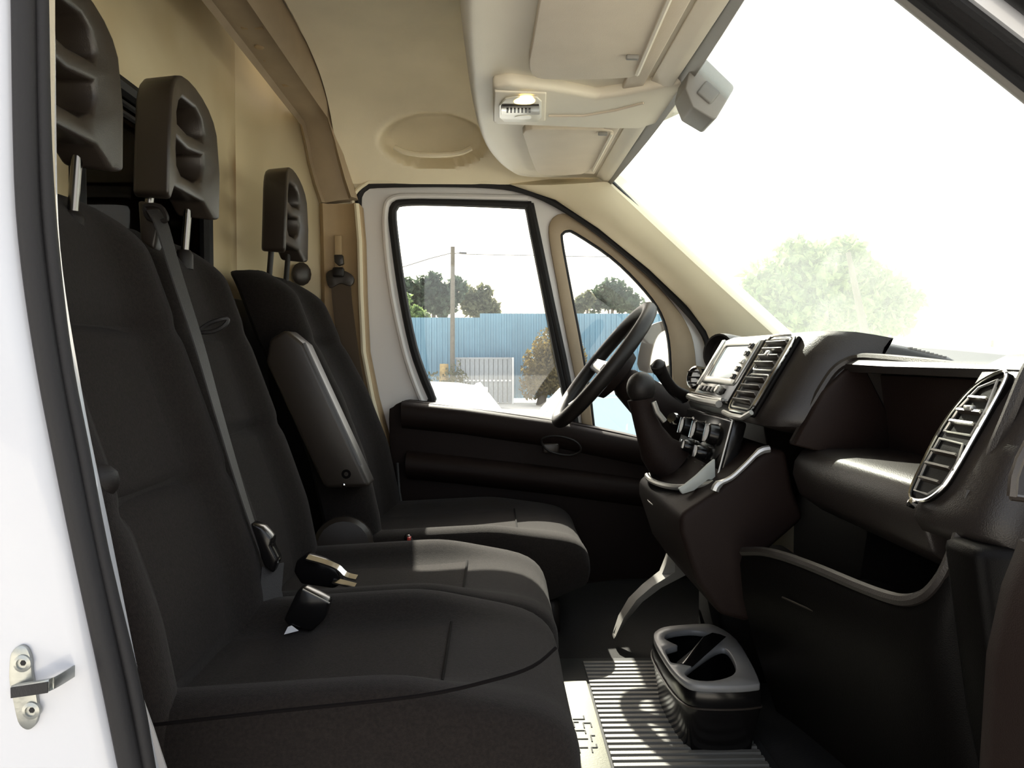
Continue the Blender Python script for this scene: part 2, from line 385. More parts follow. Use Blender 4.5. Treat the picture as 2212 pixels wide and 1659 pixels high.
# cream strip joining bulkhead and pillar
m = MB(); rings = []
for r_, y in ((650, 110), (652, 190), (655, 262), (666, 340), (692, 440), (694, 646)):
    b = at(r_, y, 2.545); z = b.z
    rings.append([Vector((XB-.01, 2.28, z)), Vector((XB+.0004, 2.28, z)), Vector((XB+.0012, 2.34, z)), Vector((XB+.006, 2.41, z)), Vector((XB+.022, 2.47, z)), Vector((XB+.055, 2.515, z)), b, b+Vector((0, .05, 0)), Vector((XB-.01, 2.60, z))])
loft(m, rings); build('trim_3', m, mat('cream_corner', (.62, .53, .35), .5), ang=75, label='cream corner strip between bulkhead and tan pillar', kind=STR)
m = MB(); q = at(651, 592, 2.50); lathe(m, q, (.5, -1, 0), [(.030, -.01), (.030, .004), (.024, .010), (.006, .012)], 14)
for v in m[0]: v.z = q.z+(v.z-q.z)*1.2
build('bump_stop', m, M['headrest'], label='small dark oval stop on the cream corner strip behind the driver seat', cat='stop')

# driver side body panel around the door aperture (far wall)
ap_px = [(783, 1000), (783, 900), (780, 780), (776, 600), (774, 450), (777, 420), (790, 405), (815, 399), (950, 397), (1060, 400), (1130, 411), (1200, 440), (1290, 499), (1400, 589), (1480, 668), (1515, 712), (1532, 760), (1542, 900), (1556, 1100), (1550, 1400), (1400, 1460), (900, 1460), (800, 1300)]
YD = 2.57
ap = [at(px, py, YD) for px, py in ap_px]
outer = [at(420, 1700, YD), at(420, 190, YD), at(655, 190, YD), at(668, 392, YD), at(1320, 392, YD), at(1760, 800, YD), at(1760, 1700, YD)]
m = MB(); plate(m, outer, [ap], (0, .05, 0)); build('wall_left', m, M['cream'], label='cream far side wall around the driver door opening', kind=STR, flat=True)
m = MB(); tube(m, smooth(ap, 3), .011, 8, True); build('trim_4', m, M['rubber2'], label='dark rubber seal around the driver door opening', kind=STR)
m = MB(); tube(m, smooth([at(px-12 if px < 790 else px, py-8 if py < 420 else py, YD-.01) for px, py in ap_px[1:10]], 3, False), .007, 6); build('trim_5', m, M['cream'], label='cream bead outside the driver door seal', kind=STR)

# driver side windscreen pillar trim
A_ = [(1311, 392, 2.43), (1360, 437, 2.43), (1430, 503, 2.43), (1500, 568, 2.43), (1600, 659, 2.43), (1672, 724, 2.43), (1760, 800, 2.43)]
B_ = [(1100, 398, 2.555), (1200, 432, 2.555), (1292, 493, 2.555), (1402, 582, 2.555), (1484, 660, 2.555), (1525, 715, 2.555), (1560, 800, 2.555)]
P = []
for a, b in zip(A_, B_):
    a, b = at(*a), at(*b); P.append([a+(b-a)*t + Vector((-.6, -.5, -.3)).normalized()*(.028*math.sin(math.pi*t)) for t in (0, .12, .3, .5, .7, .88, 1)])
m = MB(); grid(m, P, (.05, .05, .03)); build('trim_6', m, M['cream'], label='cream windscreen pillar trim beyond the steering wheel', kind=STR, ang=60)
# near windscreen pillar (top right): grey inner trim, seal, white body edge, dark door seal
def strip(L0, L1, t):
    P = []
    for k in range(9):
        f = -1.0+k*.40
        a = Vector(L0[0]).lerp(Vector(L0[1]), f); b = Vector(L1[0]).lerp(Vector(L1[1]), f)
        n_ = Vector((-.5, -.35, -.6)).normalized()
        P.append([a.lerp(b, s) + n_*(.010*math.sin(math.pi*s)) for s in (0, .2, .5, .8, 1)])
    m = MB(); grid(m, P, t); return m
La = (at(1930, 0, .93), at(2212, 226, .93)); Lb = (at(1990, 0, .90), at(2212, 176, .90)); Lc = (at(2082, 0, .86), at(2212, 100, .86)); Ld = (at(2168, 0, .84), at(2212, 34, .84)); Le = (at(2260, 0, .80), at(2300, 32, .80))
t7 = thing('trim_7', La[0], 'dark grey near windscreen pillar crossing the upper right corner', kind=STR)
build('pillar_trim', strip(La, Lb, (.05, .03, .04)), M['grey_trim'], t7, ang=60)
build('pillar_cover', strip(Lb, Lc, (.05, .03, .04)), M['rubber2'], t7, ang=60)
build('body_flange', strip(Lc, Ld, (.05, .03, .04)), M['white'], t7, ang=60)
build('door_seal', strip(Ld, Le, (.05, .03, .04)), M['rubber'], t7, ang=60)
for L in (Lb, Lc):
    m = MB(); tube(m, [Vector(L[0]).lerp(Vector(L[1]), -1.0+.64*k)+Vector((-.004, -.003, -.004)) for k in range(6)], .006, 6); build('seal_bead', m, M['rubber'], t7)

# windscreen
g = thing('window_1', (.6, 1.68, 0), 'large raked windscreen filled with white sky', kind=STR)
TA, TB = Vector((.352, .93, .538)), Vector((.352, 2.445, .538)); BA, BB = Vector((.93, .84, .0)), Vector((.93, 2.50, .0))
P = []
for i in range(9):
    f = i/8; a, b = TA.lerp(BA, f), TB.lerp(BB, f)
    P.append([a.lerp(b, s/12) + Vector((.02*math.sin(math.pi*s/12), 0, 0)) for s in range(13)])
m = MB(); grid(m, P, (.006, 0, .004)); build('glass', m, M['wglass'], g)
rim = [P[0][j] for j in range(13)]+[P[i][12] for i in range(1, 9)]
m = MB(); ribbon(m, [p+Vector((-.004, 0, -.004)) for p in P[0]], Vector((.012, 0, -.011)), Vector((-.003, 0, -.003))); build('glass_border', m, M['grey_trim'], g)
m = MB(); tube(m, [P[i][12]+Vector((0, -.006, 0)) for i in range(9)], .006, 6); tube(m, [P[i][0] for i in range(9)], .006, 6); build('pillar_seal', m, M['rubber'], g)

# near pillar (left edge): white paint, rubber seal, inner trim edge
Lseal = [(16, -450), (20, -80), (24, 0), (27, 250), (32, 450), (50, 620), (80, 800), (110, 962), (160, 1200), (215, 1475), (254, 1659), (272, 1740), (336, 2000), (440, 2500)]
Rseal = [(98, -450), (102, -80), (103, 0), (106, 150), (109, 300), (118, 450), (128, 560), (150, 760), (188, 950), (230, 1180), (262, 1330), (302, 1475), (322, 1590), (335, 1659), (352, 1740), (424, 2000), (536, 2500)]
wr = thing('wall_right', at(60, 1600, .70), 'white painted near door pillar along the left edge', kind=STR)
YP = .70
Lp = smooth([at(x, y, YP) for x, y in Lseal], 3, False)
P = [[p+Vector((-.60, -.10, 0)), p+Vector((-.30, -.06, 0)), p+Vector((-.10, -.015, 0)), p+Vector((-.05, -.004, 0)), p+Vector((-.02, 0, 0)), p+Vector((-.004, .006, 0)), p+Vector((.004, .03, 0))] for p in Lp]
m = MB(); grid(m, P, (-.01, .05, 0)); build('pillar_panel', m, M['white'], wr, ang=60)
def curve(pts, Y, n=3): return smooth([at(x, y, Y) for x, y in pts], n, False)
def mid(f, dx=0): 
    out = []
    for (lx, y) in Lseal:
        # interpolate right boundary at the same height
        for (a, b) in zip(Rseal[:-1], Rseal[1:]):
            if a[1] <= y <= b[1]:
                rx = a[0]+(b[0]-a[0])*(y-a[1])/(b[1]-a[1]); break
        else: rx = Rseal[-1][0]
        out.append((lx+(rx-lx)*f+dx, y))
    return out
m = MB(); grid(m, [[a+Vector((-.004, 0, 0)), a.lerp(b, .5), b+Vector((.001, 0, 0))] for a, b in zip(curve(mid(0), .722), curve(mid(1), .722))], (-.03, .004, 0)); build('seal_backing', m, M['rubber'], wr)
m = MB(); tube(m, curve(mid(.34), .708), .0098, 10); build('seal_lip', m, M['rubber2'], wr)
m = MB(); tube(m, curve(mid(.82), .716), .0062, 10); build('seal_bulb', m, M['rubber2'], wr)
Rc = curve(Rseal, .765); Rw = curve([(x+w, y) for (x, y), w in zip(Rseal, (16, 16, 16, 13, 9, 4, 3, 2.5, 1.5, -8, -10, -12, -14, -14, -14, -14, -14))], .765)
m = MB(); grid(m, [[a+Vector((-.02, 0, 0)), a.lerp(b, .6), b] for a, b in zip(Rc, Rw)], (-.02, .002, 0)); build('cream_flange', m, M['cream'], wr)
Lf = [at(x, y, .80) for x, y in ((300, 1500), (312, 1525), (330, 1580), (350, 1640), (366, 1690), (380, 1750))]
m = MB(); grid(m, [[at(x0, y, .80), at(x1, y, .80)] for x0, x1, y in ((296, 305, 1500), (305, 318, 1540), (312, 336, 1590), (322, 352, 1640), (330, 372, 1700))], (-.01, .02, 0)); build('sill_flange', m, M['whitein'], wr)
# roof rail above the near door, out of frame, closes the shell
build('trim_11', box(MB(), (-.2, .77, .66), (1.1, .06, .30)), M['white'], label='white roof rail above the near door opening', kind=STR)
m = MB(); box(m, (-.2, .745, FZ-.06), (1.3, .10, .10)); build('trim_8', m, M['plastic'], label='black near door sill step', kind=STR, bevel=.01)

# ================================================================== driver door
d1 = thing('door_1', at(1000, 1450, 2.60), 'white framed driver door with window, quarter pane and dark inner panel', kind=STR)
YG = 2.615
win = [(848, 470), (852, 448), (870, 437), (950, 436), (1130, 443), (1142, 450), (1152, 500), (1180, 640), (1205, 770), (1222, 850), (1232, 930), (1190, 960), (940, 900), (934, 862), (915, 815), (893, 750), (872, 650), (857, 550)]
qtr = [(1211, 520), (1214, 503), (1226, 497), (1245, 503), (1320, 553), (1380, 610), (1420, 660), (1440, 705), (1449, 760), (1452, 850), (1452, 960), (1300, 960), (1272, 850), (1248, 720), (1227, 610)]
def resm(pts, Y, n=3): return smooth([at(x, y, Y) for x, y in pts], n)
oa = [at(px, py, 2.60) for px, py in ap_px]
m = MB(); plate(m, smooth(oa, 2), [resm([(x, y) for x, y in win], 2.60), resm(qtr, 2.60)], (0, .035, 0)); build('door_frame', m, M['whitein'], d1, ang=30)
m = MB(); tube(m, resm(win, 2.598), .014, 8, True); build('window_seal', m, M['rubber2'], d1)
m = MB(); tube(m, resm(win, 2.606, 3), .010, 8, True); build('seal_lip', m, M['rubber'], d1)
m = MB(); tube(m, resm(qtr, 2.60), .009, 8, True); build('quarter_seal', m, M['rubber'], d1)
# cream frame ring around the quarter pane
big = [(1186, 520), (1188, 480), (1215, 462), (1262, 480), (1340, 540), (1404, 602), (1456, 660), (1486, 708), (1500, 760), (1506, 860), (1510, 970), (1286, 975), (1250, 850), (1222, 720), (1202, 610)]
m = MB(); plate(m, resm(big, 2.597), [resm(qtr, 2.597)], (0, -.010, 0)); build('quarter_frame', m, M['beam'], d1, bevel=.003, seg=1)
m = MB(); tube(m, [at(x, y, 2.59) for x, y in ((1146, 440), (1163, 520), (1190, 650), (1216, 770), (1234, 860), (1246, 930))], .011, 8); build('window_channel', m, M['rubber2'], d1)
m = MB(); plate(m, resm([(x+(6 if x < 1000 else -4), y+(4 if y < 600 else 0)) for x, y in win], 2.62), [], (0, .004, 0)); build('window_glass', m, M['glass'], d1)
m = MB(); plate(m, resm(qtr, 2.62), [], (0, .004, 0)); build('quarter_glass', m, M['glass'], d1)
# inner white return left of the window (double step)
m = MB(); tube(m, smooth([at(x, y, 2.59) for x, y in ((1140, 428), (1000, 425), (880, 424), (846, 430), (834, 448), (832, 500), (842, 600), (858, 690), (880, 780), (905, 850), (920, 880))], 3, False), .010, 8); build('window_step', m, M['whitein'], d1)
# dark inner panel
pan = [(840, 905), (846, 882), (868, 868), (900, 868), (1000, 880), (1100, 893), (1200, 908), (1300, 927), (1400, 950), (1470, 972), (1540, 1010), (1556, 1100), (1548, 1300), (1450, 1420), (1100, 1440), (900, 1440), (858, 1300), (848, 1100)]
m = MB(); plate(m, resm(pan, 2.49, 2), [], (0, .10, 0)); build('door_panel', m, M['dash2'], d1, bevel=.012, seg=3)
m = MB(); pth = [at(x, y, 2.485) for x, y in ((868, 872), (1000, 886), (1200, 915), (1400, 957), (1530, 1015))]
rings = []
for p in pth: rings.append([p+Vector((0, dy, dz)) for dy, dz in ((.05, .006), (.0, .008), (-.025, -.004), (-.03, -.03), (-.022, -.06), (0, -.075), (.05, -.08))])
loft(m, rings); build('padded_roll', m, M['dash2'], d1, ang=70)
m = MB(); rings = []
for x, y, w in ((880, 1000, 20), (1000, 1012, 34), (1200, 1035, 40), (1400, 1062, 40), (1540, 1085, 36)):
    p = at(x, y, 2.485); rings.append([p+Vector((0, dy, dz)) for dy, dz in ((.02, .04), (-.045, .028), (-.06, .01), (-.058, -.015), (-.03, -.04), (.02, -.055))])
loft(m, rings); build('armrest', m, M['dash2'], d1, ang=70)
m = MB(); tube(m, smooth([at(x, y, 2.455) for x, y in ((1170, 950), (1200, 942), (1240, 952), (1255, 972), (1230, 984), (1185, 974))], 4), .004, 6, True); build('pull_recess', m, M['plastic'], d1)
m = MB(); box(m, at(1190, 968, 2.46), (.05, .012, .03)); build('release_handle', m, M['headrest'], d1, bevel=.005)
m = MB(); rings = []
for x, y in ((900, 1230), (1000, 1250), (1200, 1270), (1400, 1280), (1500, 1275)):
    p = at(x, y, 2.485); rings.append([p+Vector((0, dy, dz)) for dy, dz in ((.02, .04), (-.05, .03), (-.05, -.09), (.02, -.11))])
loft(m, rings); build('door_pocket', m, M['dash2'], d1, bevel=.008)

# near (open) passenger door at the right edge
d2 = thing('door_2', (.52, .45, FZ), 'open near door with dark inner panel at the right edge', kind=STR)
m = MB(); rings = []
for z, x in ((-.16, .455), (-.20, .440), (-.26, .428), (-.36, .424), (-.48, .426), (-.60, .45), (-.70, .50)):
    rings.append([(x+.12, .70, z), (x+.03, .70, z), (x+.005, .685, z), (x, .66, z), (x+.16, -.30, z), (x+.28, -.30, z)])
loft(m, rings); build('door_panel', m, M['dash2'], d2, ang=60)
m = MB(); box(m, (.52, .60, -.075), (.10, .10, .14)); build('speaker_box', m, M['plastic'], d2, bevel=.03, seg=4)
m = MB(); tube(m, [at(2186, 1072, .67), at(2190, 1030, .67), at(2204, 990, .67), at(2225, 950, .67)], .004, 6); tube(m, [at(2184, 1074, .67), at(2260, 1084, .67)], .003, 6); build('speaker_trim', m, M['headrest'], d2)

# ================================================================== overhead shelf
sh = thing('overhead_shelf', (.15, 1.68, .54), 'ivory overhead shelf moulding above the windscreen', 'shelf')
def plan(off, near=True):
    far = [(-.050-off, 1.30), (-.050-off, 1.55), (-.044-off, 1.80), (-.030-off, 2.05), (-.006-off, 2.22+off), (.030-off*.7, 2.36+off), (.075, 2.455+off), (.12, 2.485+off)]
    return far
def shelf_ring(off, z, xf):
    f = plan(off); pts = [(xf, .86, z), (-.03-off, .86, z)]+[(x, y, z) for x, y in f]+[(xf, 2.49+off, z)]
    return smooth([Vector(p) for p in pts[1:-1]], 3, False)+[Vector(pts[-1]), Vector(pts[0])]
m = MB(); loft(m, [shelf_ring(-.035, .552, .335), shelf_ring(-.018, .548, .34), shelf_ring(-.006, .553, .345), shelf_ring(.0, .566, .35), shelf_ring(.004, .60, .35), shelf_ring(.002, .66, .33), shelf_ring(-.03, .83, .28)])
build('shelf_body', m, M['shelf'], sh, ang=50)
# header rail along the glass, step strip behind it
m = MB(); prism(m, [(.318, .88, .556), (.348, .88, .542), (.352, .88, .536), (.352, .88, .528), (.335, .88, .53), (.312, .88, .545)], (0, 1.56, 0)); build('header_rail', m, M['shelf'], sh, bevel=.002)
m = MB(); prism(m, [(.262, .88, .556), (.262, .88, .541), (.300, .88, .538), (.303, .88, .556)], (0, 1.50, 0)); build('header_step', m, M['grey_trim' if False else 'visor'], sh, bevel=.003)
# central spine carrying the lamp
sp = [(1064, 190), (1100, 184), (1200, 196), (1290, 214), (1350, 205), (1420, 190), (1470, 178), (1508, 200), (1498, 236), (1440, 262), (1380, 280), (1300, 279), (1200, 275), (1066, 270)]
m = MB(); plate(m, [atz(x, y, .528) for x, y in sp], [], (0, 0, .03)); build('lamp_spine', m, M['shelf'], sh, bevel=.010, seg=3)
m = MB(); tube(m, [atz(x, y, .527) for x, y in ((1185, 250), (1260, 250), (1330, 238), (1390, 222))], .003, 6); build('spine_groove', m, M['visor'], sh)
# side bolster right of the rear lip

# sun visors
def visor(pts, z, lab, clip, hinge):
    o = thing('sun_visor', atz(*pts[0], z), lab, 'visor')
    pl = [atz(x, y, z) for x, y in pts]
    m = MB(); plate(m, smooth(pl, 3), [], (0, 0, .018)); build('visor_panel', m, M['visor'], o, bevel=.006, seg=3)
    c = atz(*clip, z-.004); m = MB(); box(m, c, (.022, .010, .008)); build('visor_clip', m, M['grey_trim'], o, bevel=.002)
    m = MB(); tube(m, [atz(x, y, z-.002) for x, y in hinge], .0045, 6); build('visor_rod', m, M['shelf'], o)
    return o
visor([(1150, 100), (1143, 140), (1152, 164), (1185, 172), (1280, 172), (1360, 168), (1378, 158), (1390, 130), (1440, 10), (1500, -140), (1500, -260), (1250, -260), (1180, -60)], .532,
      'ivory sun visor nearest the camera at the top of the frame', (1366, 124), ((1376, 160), (1445, 0), (1500, -130)))
visor([(1134, 283), (1136, 310), (1150, 350), (1162, 374), (1190, 379), (1240, 378), (1262, 374), (1284, 356), (1316, 300), (1324, 286), (1300, 282), (1200, 280)], .536,
      'smaller ivory sun visor over the steering wheel beyond the lamp', (1302, 289), ((1322, 288), (1280, 368)))

# mirror bracket on the glass
mb = thing('mirror_bracket', at(1540, 200, 1.56), 'grey mirror bracket hanging from the windscreen top centre', 'bracket')
bk = [(1506, 96), (1520, 120), (1586, 184), (1586, 192), (1548, 256), (1540, 258), (1496, 232), (1480, 190), (1490, 150)]
m = MB(); prism(m, [at(x, y, 1.50) for x, y in bk], (0, .09, 0)); build('bracket_body', m, M['grey_trim'], mb, bevel=.008, seg=2)
m = MB(); box(m, at(1530, 200, 1.498), (.035, .008, .03), Matrix.Rotation(R(40), 3, 'Y')); build('bracket_cap', m, mat('mid_grey_cap', (.17, .165, .155), .5), mb, bevel=.004)
# ceiling lamp
cl = thing('ceiling_lamp', atz(1122, 230, .52), 'rectangular cab lamp glowing warm yellow on the ivory shelf', 'lamp')
zl = .524
m = MB(); plate(m, [atz(x, y, zl) for x, y in ((1068, 199), (1180, 203), (1178, 262), (1066, 264))], [], (0, 0, .012)); build('lamp_bezel', m, M['shelf'], cl, bevel=.003)
lens = [(1078, 225), (1092, 210), (1115, 206), (1160, 207), (1170, 216), (1170, 250), (1160, 260), (1090, 260), (1078, 250)]
m = MB(); plate(m, [atz(x, y, zl-.001) for x, y in lens], [], (0, 0, -.004)); build('lamp_lens', m, M['lens'], cl, bevel=.0015)
m = MB(); plate(m, smooth([atz(x, y, zl-.006) for x, y in ((1110, 219), (1125, 211), (1148, 211), (1156, 218), (1146, 225), (1118, 225))], 3), [], (0, 0, .004)); build('bulb', m, M['bulb'], cl)
m = MB(); plate(m, smooth([atz(x, y, zl-.006) for x, y in ((1112, 253), (1130, 250), (1146, 251), (1144, 257), (1120, 258))], 3), [], (0, 0, .004)); build('bulb_reflection', m, M['lens'], cl)
m = MB(); plate(m, [atz(x, y, zl-.006) for x, y in ((1082, 228), (1166, 228), (1166, 248), (1082, 248))], [], (0, 0, .003)); build('switch_bar', m, M['silver'], cl, bevel=.001, seg=1)
for k in range(7):
    x = 1094+k*8; m = MB(); plate(m, [atz(a, b, zl-.0085) for a, b in ((x, 236), (x+4, 236), (x+4, 244), (x, 244))], [], (0, 0, .003)); build('switch_slot', m, M['plastic'], cl)
m = MB(); tube(m, [atz(1084, 226.5, zl-.006), atz(1164, 226.5, zl-.006)], .0016, 6); build('lens_divider', m, M['plastic'], cl)

# ================================================================== SEATS
def clamp(v, a=0, b=1): return max(a, min(b, v))
def sm(v): v = clamp(v); return v*v*(3-2*v)
def interp(tab, x):
    if x <= tab[0][0]: return tab[0][1]
    for (a, fa), (b, fb) in zip(tab[:-1], tab[1:]):
        if x <= b: return fa+(fb-fa)*(x-a)/(b-a)
    return tab[-1][1]
TS = [-1, -.93, -.82, -.68, -.55, -.3, 0, .3, .55, .68, .82, .93, 1]
def bolster(t, b):
    a = abs(t)
    return b*sm((a-.50)/.22)*(1-.25*sm((a-.85)/.1)) - (.03*sm((a-.93)/.07))
def backrest(name, parent, yc, hw, xf, z0, z1, thick, bol, creases=(), mt=None, n=44):
    rings = []
    for i in range(n+1):
        z = z0+(z1-z0)*i/n; top = clamp((z-(z1-.07))/.07); h = interp(hw, z)*(1-.20*top**2.5)
        x0 = interp(xf, z)-.05*top**2; th = thick*(1-.35*top**2)
        cr = sum(.020*math.exp(-((z-c)/.010)**2) for c in creases)
        rings.append([Vector((x0+bolster(t, bol)*(1-.6*top)-(cr if abs(t) < .6 else cr*.4), yc+h*t, z)) for t in TS] +
                     [Vector((x0-th*(1-.15*abs(t)), yc+h*.97*t, z)) for t in (1, .5, 0, -.5, -1)])
    m = MB(); loft(m, rings); return build(name, m, mt or M['fabric'], parent, ang=80, sub=1)
def insert_back(name, parent, yc, hw, xf, z0, z1, bol, tw=.5, creases=()):
    P = []
    for i in range(37):
        z = z0+(z1-z0)*i/36; x0 = interp(xf, z); h = interp(hw, z); cr = sum(.020*math.exp(-((z-c)/.010)**2) for c in creases)
        P.append([(x0+bolster(t, bol)+.004-cr, yc+h*t, z) for t in [tw*k/4 for k in range(-4, 5)]])
    m = MB(); grid(m, P, (-.02, 0, 0)); return build(name, m, M['fabric2'], parent, ang=80)
def cushion(name, parent, yc, hw, x0, x1, zt, zb, bol, tilt=.02, bolx=None):
    rings = []; xs = [x0, x0+.03]+[x0+(x1-x0)*k/14 for k in range(1, 12)]+[x1-.055, x1-.025, x1-.008, x1]
    for i, x in enumerate(xs):
        f = (x-x0)/(x1-x0); e = clamp((x-(x1-.13))/.13); z = zt+tilt*f - .085*(1-math.sqrt(max(0, 1-e**2.6)))
        zl = zb+.03*sm(e)+.02*e; h = hw*(1-.10*e**3)
        b = bol*(1-.75*sm((f-.55)/.3))*interp(bolx, x) if bolx else bol*(1-.8*sm((f-.55)/.3))
        rings.append([Vector((x, yc+h*t, z+bolster(t, b) )) for t in TS]+[Vector((x, yc+h*1.0, (z+zl)/2+.02)), Vector((x-.01*e, yc+h*.96, zl)), Vector((x-.01*e, yc, zl)), Vector((x-.01*e, yc-h*.96, zl)), Vector((x, yc-h*1.0, (z+zl)/2+.02))])
    m = MB(); loft(m, rings); return build(name, m, M['fabric'], parent, ang=85, sub=1)
def insert_cush(parent, yc, hw, x0, x1, cx0, cx1, zt, tilt, tw=.5):
    P = []
    for i in range(13):
        x = x0+(x1-x0)*i/12; f = (x-cx0)/(cx1-cx0)
        P.append([(x, yc+hw*t, zt+tilt*f+.004+bolster(t, .03)) for t in [tw*k/4 for k in range(-4, 5)]])
    m = MB(); grid(m, P, (0, 0, -.02)); build('cushion_insert', m, M['fabric2'], parent, ang=80)
    m = MB(); tube(m, [Vector(p)+Vector((.002, 0, .001)) for p in P[-1]], .0022, 6); build('cushion_seam', m, M['seam'], parent)
def headrest(parent, yc, xf, z0, z1, w=.125, th=.065):
    # tombstone outline with two slots; seen from the seat's front
    def pt(y, z): return Vector((xf, yc+y, z))
    H = z1-z0
    out = []
    for k in range(13):
        a = math.pi*k/12; out.append(pt(w*.93*math.cos(a), z0+H*.60+H*.40*math.sin(a)))
    out += [pt(-w*.99, z0+H*.40), pt(-w, z0+H*.02), pt(-w*.80, z0+.0), pt(-w*.55, z0+H*.12), pt(w*.55, z0+H*.12), pt(w*.80, z0), pt(w, z0+H*.02), pt(w*.99, z0+H*.40)]
    s1 = [pt(-.060, z0+H*.60), pt(-.064, z0+H*.66), pt(-.052, z0+H*.76), pt(-.03, z0+H*.82), pt(.03, z0+H*.82), pt(.052, z0+H*.76), pt(.064, z0+H*.66), pt(.060, z0+H*.60), pt(.0, z0+H*.585)]
    s2 = [pt(-.062, z0+H*.49), pt(0, z0+H*.465), pt(.062, z0+H*.49), pt(.066, z0+H*.40), pt(.058, z0+H*.30), pt(.03, z0+H*.245), pt(-.03, z0+H*.245), pt(-.058, z0+H*.30), pt(-.066, z0+H*.40)]
    m = MB(); plate(m, out, [s1, s2], (-th, 0, 0))
    for v in m[0]:                           # gentle dish towards the head and a slight forward lean of the top
        v.x += .10*(v.z-z0-H*.5)*.35 + .018*((v.y-yc)/w)**2
        if v.x < xf-th*.6: v.y = yc+(v.y-yc)*.90; v.z = z0+H*.5+(v.z-z0-H*.5)*.95
    h = build('headrest', m, M['headrest'], parent, bevel=.010, seg=3)
    for s in (-1, 1):
        m = MB(); tube(m, [(xf-th*.5-.012, yc+s*.085, z0-.10), (xf-th*.5, yc+s*.085, z0+.03)], .0075, 10); build('headrest_post', m, M['darkchrome'] if yc < 1.9 else M['plastic'], h)
        m = MB(); lathe(m, (xf-th*.5-.010, yc+s*.085, z0-.075), (0, 0, 1), [(.017, -.02), (.017, .008), (.012, .016), (.009, .016)], 12); build('post_guide', m, M['plastic'], h)
    return h

# --- passenger bench
bs = thing('passenger_bench', (-.2, 1.28, FZ), 'two place charcoal bench seat nearest the camera', 'seat')
xfb = [(-.45, -.385), (-.39, -.395), (-.3, -.412), (.05, -.530), (.18, -.570), (.30, -.60)]
hwn = [(-.5, .225), (-.2, .228), (.05, .222), (.24, .195)]
hwm = [(-.5, .215), (-.2, .208), (.05, .185), (.24, .150)]
backrest('backrest', bs, 1.075, hwn, xfb, -.47, .235, .10, .040, (.045, -.18))
insert_back('backrest_insert', bs, 1.075, hwn, xfb, -.40, .04, .040, .5, (.045, -.18))
backrest('backrest', bs, 1.50, hwm, [(a, b-.012) for a, b in xfb], -.47, .225, .10, .040, (.045, -.14))
insert_back('backrest_insert', bs, 1.50, hwm, [(a, b-.012) for a, b in xfb], -.42, .03, .040, .5, (.045, -.14))
cushion('seat_cushion', bs, 1.085, .218, -.42, .105, -.425, -.58, .042, .03)
insert_cush(bs, 1.085, .218, -.40, -.065, -.42, .105, -.425, .03)
cushion('seat_cushion', bs, 1.515, .208, -.42, .115, -.440, -.58, .040, .03)
insert_cush(bs, 1.515, .208, -.40, -.055, -.42, .115, -.440, .03)
headrest(bs, 1.06, -.548, .262, .495)
headrest(bs, 1.468, -.548, .262, .497)
m = MB(); box(m, (-.16, 1.29, -.625), (.46, .74, .14)); build('seat_base', m, M['plastic'], bs, bevel=.02)
m = MB(); box(m, (-.17, .868, -.56), (.48, .012, .12)); build('seat_cover', m, M['plastic'], bs, bevel=.004)
# folding pull loop on the centre backrest
m = MB(); tube(m, smooth([at(432, 716, 1.44), at(450, 700, 1.44), at(478, 690, 1.44), at(492, 690, 1.445), at(484, 704, 1.44), at(460, 716, 1.44)], 4), .004, 6, True); build('pull_loop', m, M['belt'], bs)
m = MB(); lathe(m, at(216, 1040, .895), (.5, -.6, 0), [(.018, -.02), (.02, .004), (.012, .012), (.003, .013)], 12); build('backrest_knob', m, M['plastic'], bs)
# piping seams of the near cushion
m = MB(); tube(m, smooth([at(x, y, Y) for x, y, Y in ((330, 1566, .857), (600, 1536, .857), (900, 1504, .857), (1060, 1470, .862), (1150, 1440, .87), (1200, 1400, .90))], 4, False), .0022, 6); build('cushion_piping', m, M['seam'], bs)

# --- driver seat
ds = thing('driver_chair', (-.08, 2.19, FZ), 'charcoal driver seat with folded up armrest beside the far door', 'seat')
xfd = [(-.50, -.325), (-.40, -.335), (-.26, -.365), (-.10, -.425), (.05, -.50), (.16, -.545), (.24, -.575)]
hwd = [(-.5, .245), (-.25, .255), (-.05, .24), (.1, .215), (.22, .185)]
backrest('backrest', ds, 2.19, hwd, xfd, -.52, .225, .11, .055, (.035,))
insert_back('backrest_insert', ds, 2.19, hwd, xfd, -.46, .03, .055, .52, (.035,))
cushion('seat_cushion', ds, 2.185, .255, -.36, .245, -.470, -.64, .035, .03)
insert_cush(ds, 2.185, .255, -.34, .06, -.36, .245, -.470, .03, .52)
headrest(ds, 2.215, -.548, .268, .512, .130)
m = MB(); box(m, (-.06, 2.19, -.66), (.46, .42, .10)); build('seat_base', m, M['plastic'], ds, bevel=.02)
m = MB(); lathe(m, at(742, 1180, 1.925), (.12, -1, .05), [(.072, -.03), (.072, .005), (.062, .016), (.02, .018)], 24); build('recliner_cover', m, M['headrest'], ds)
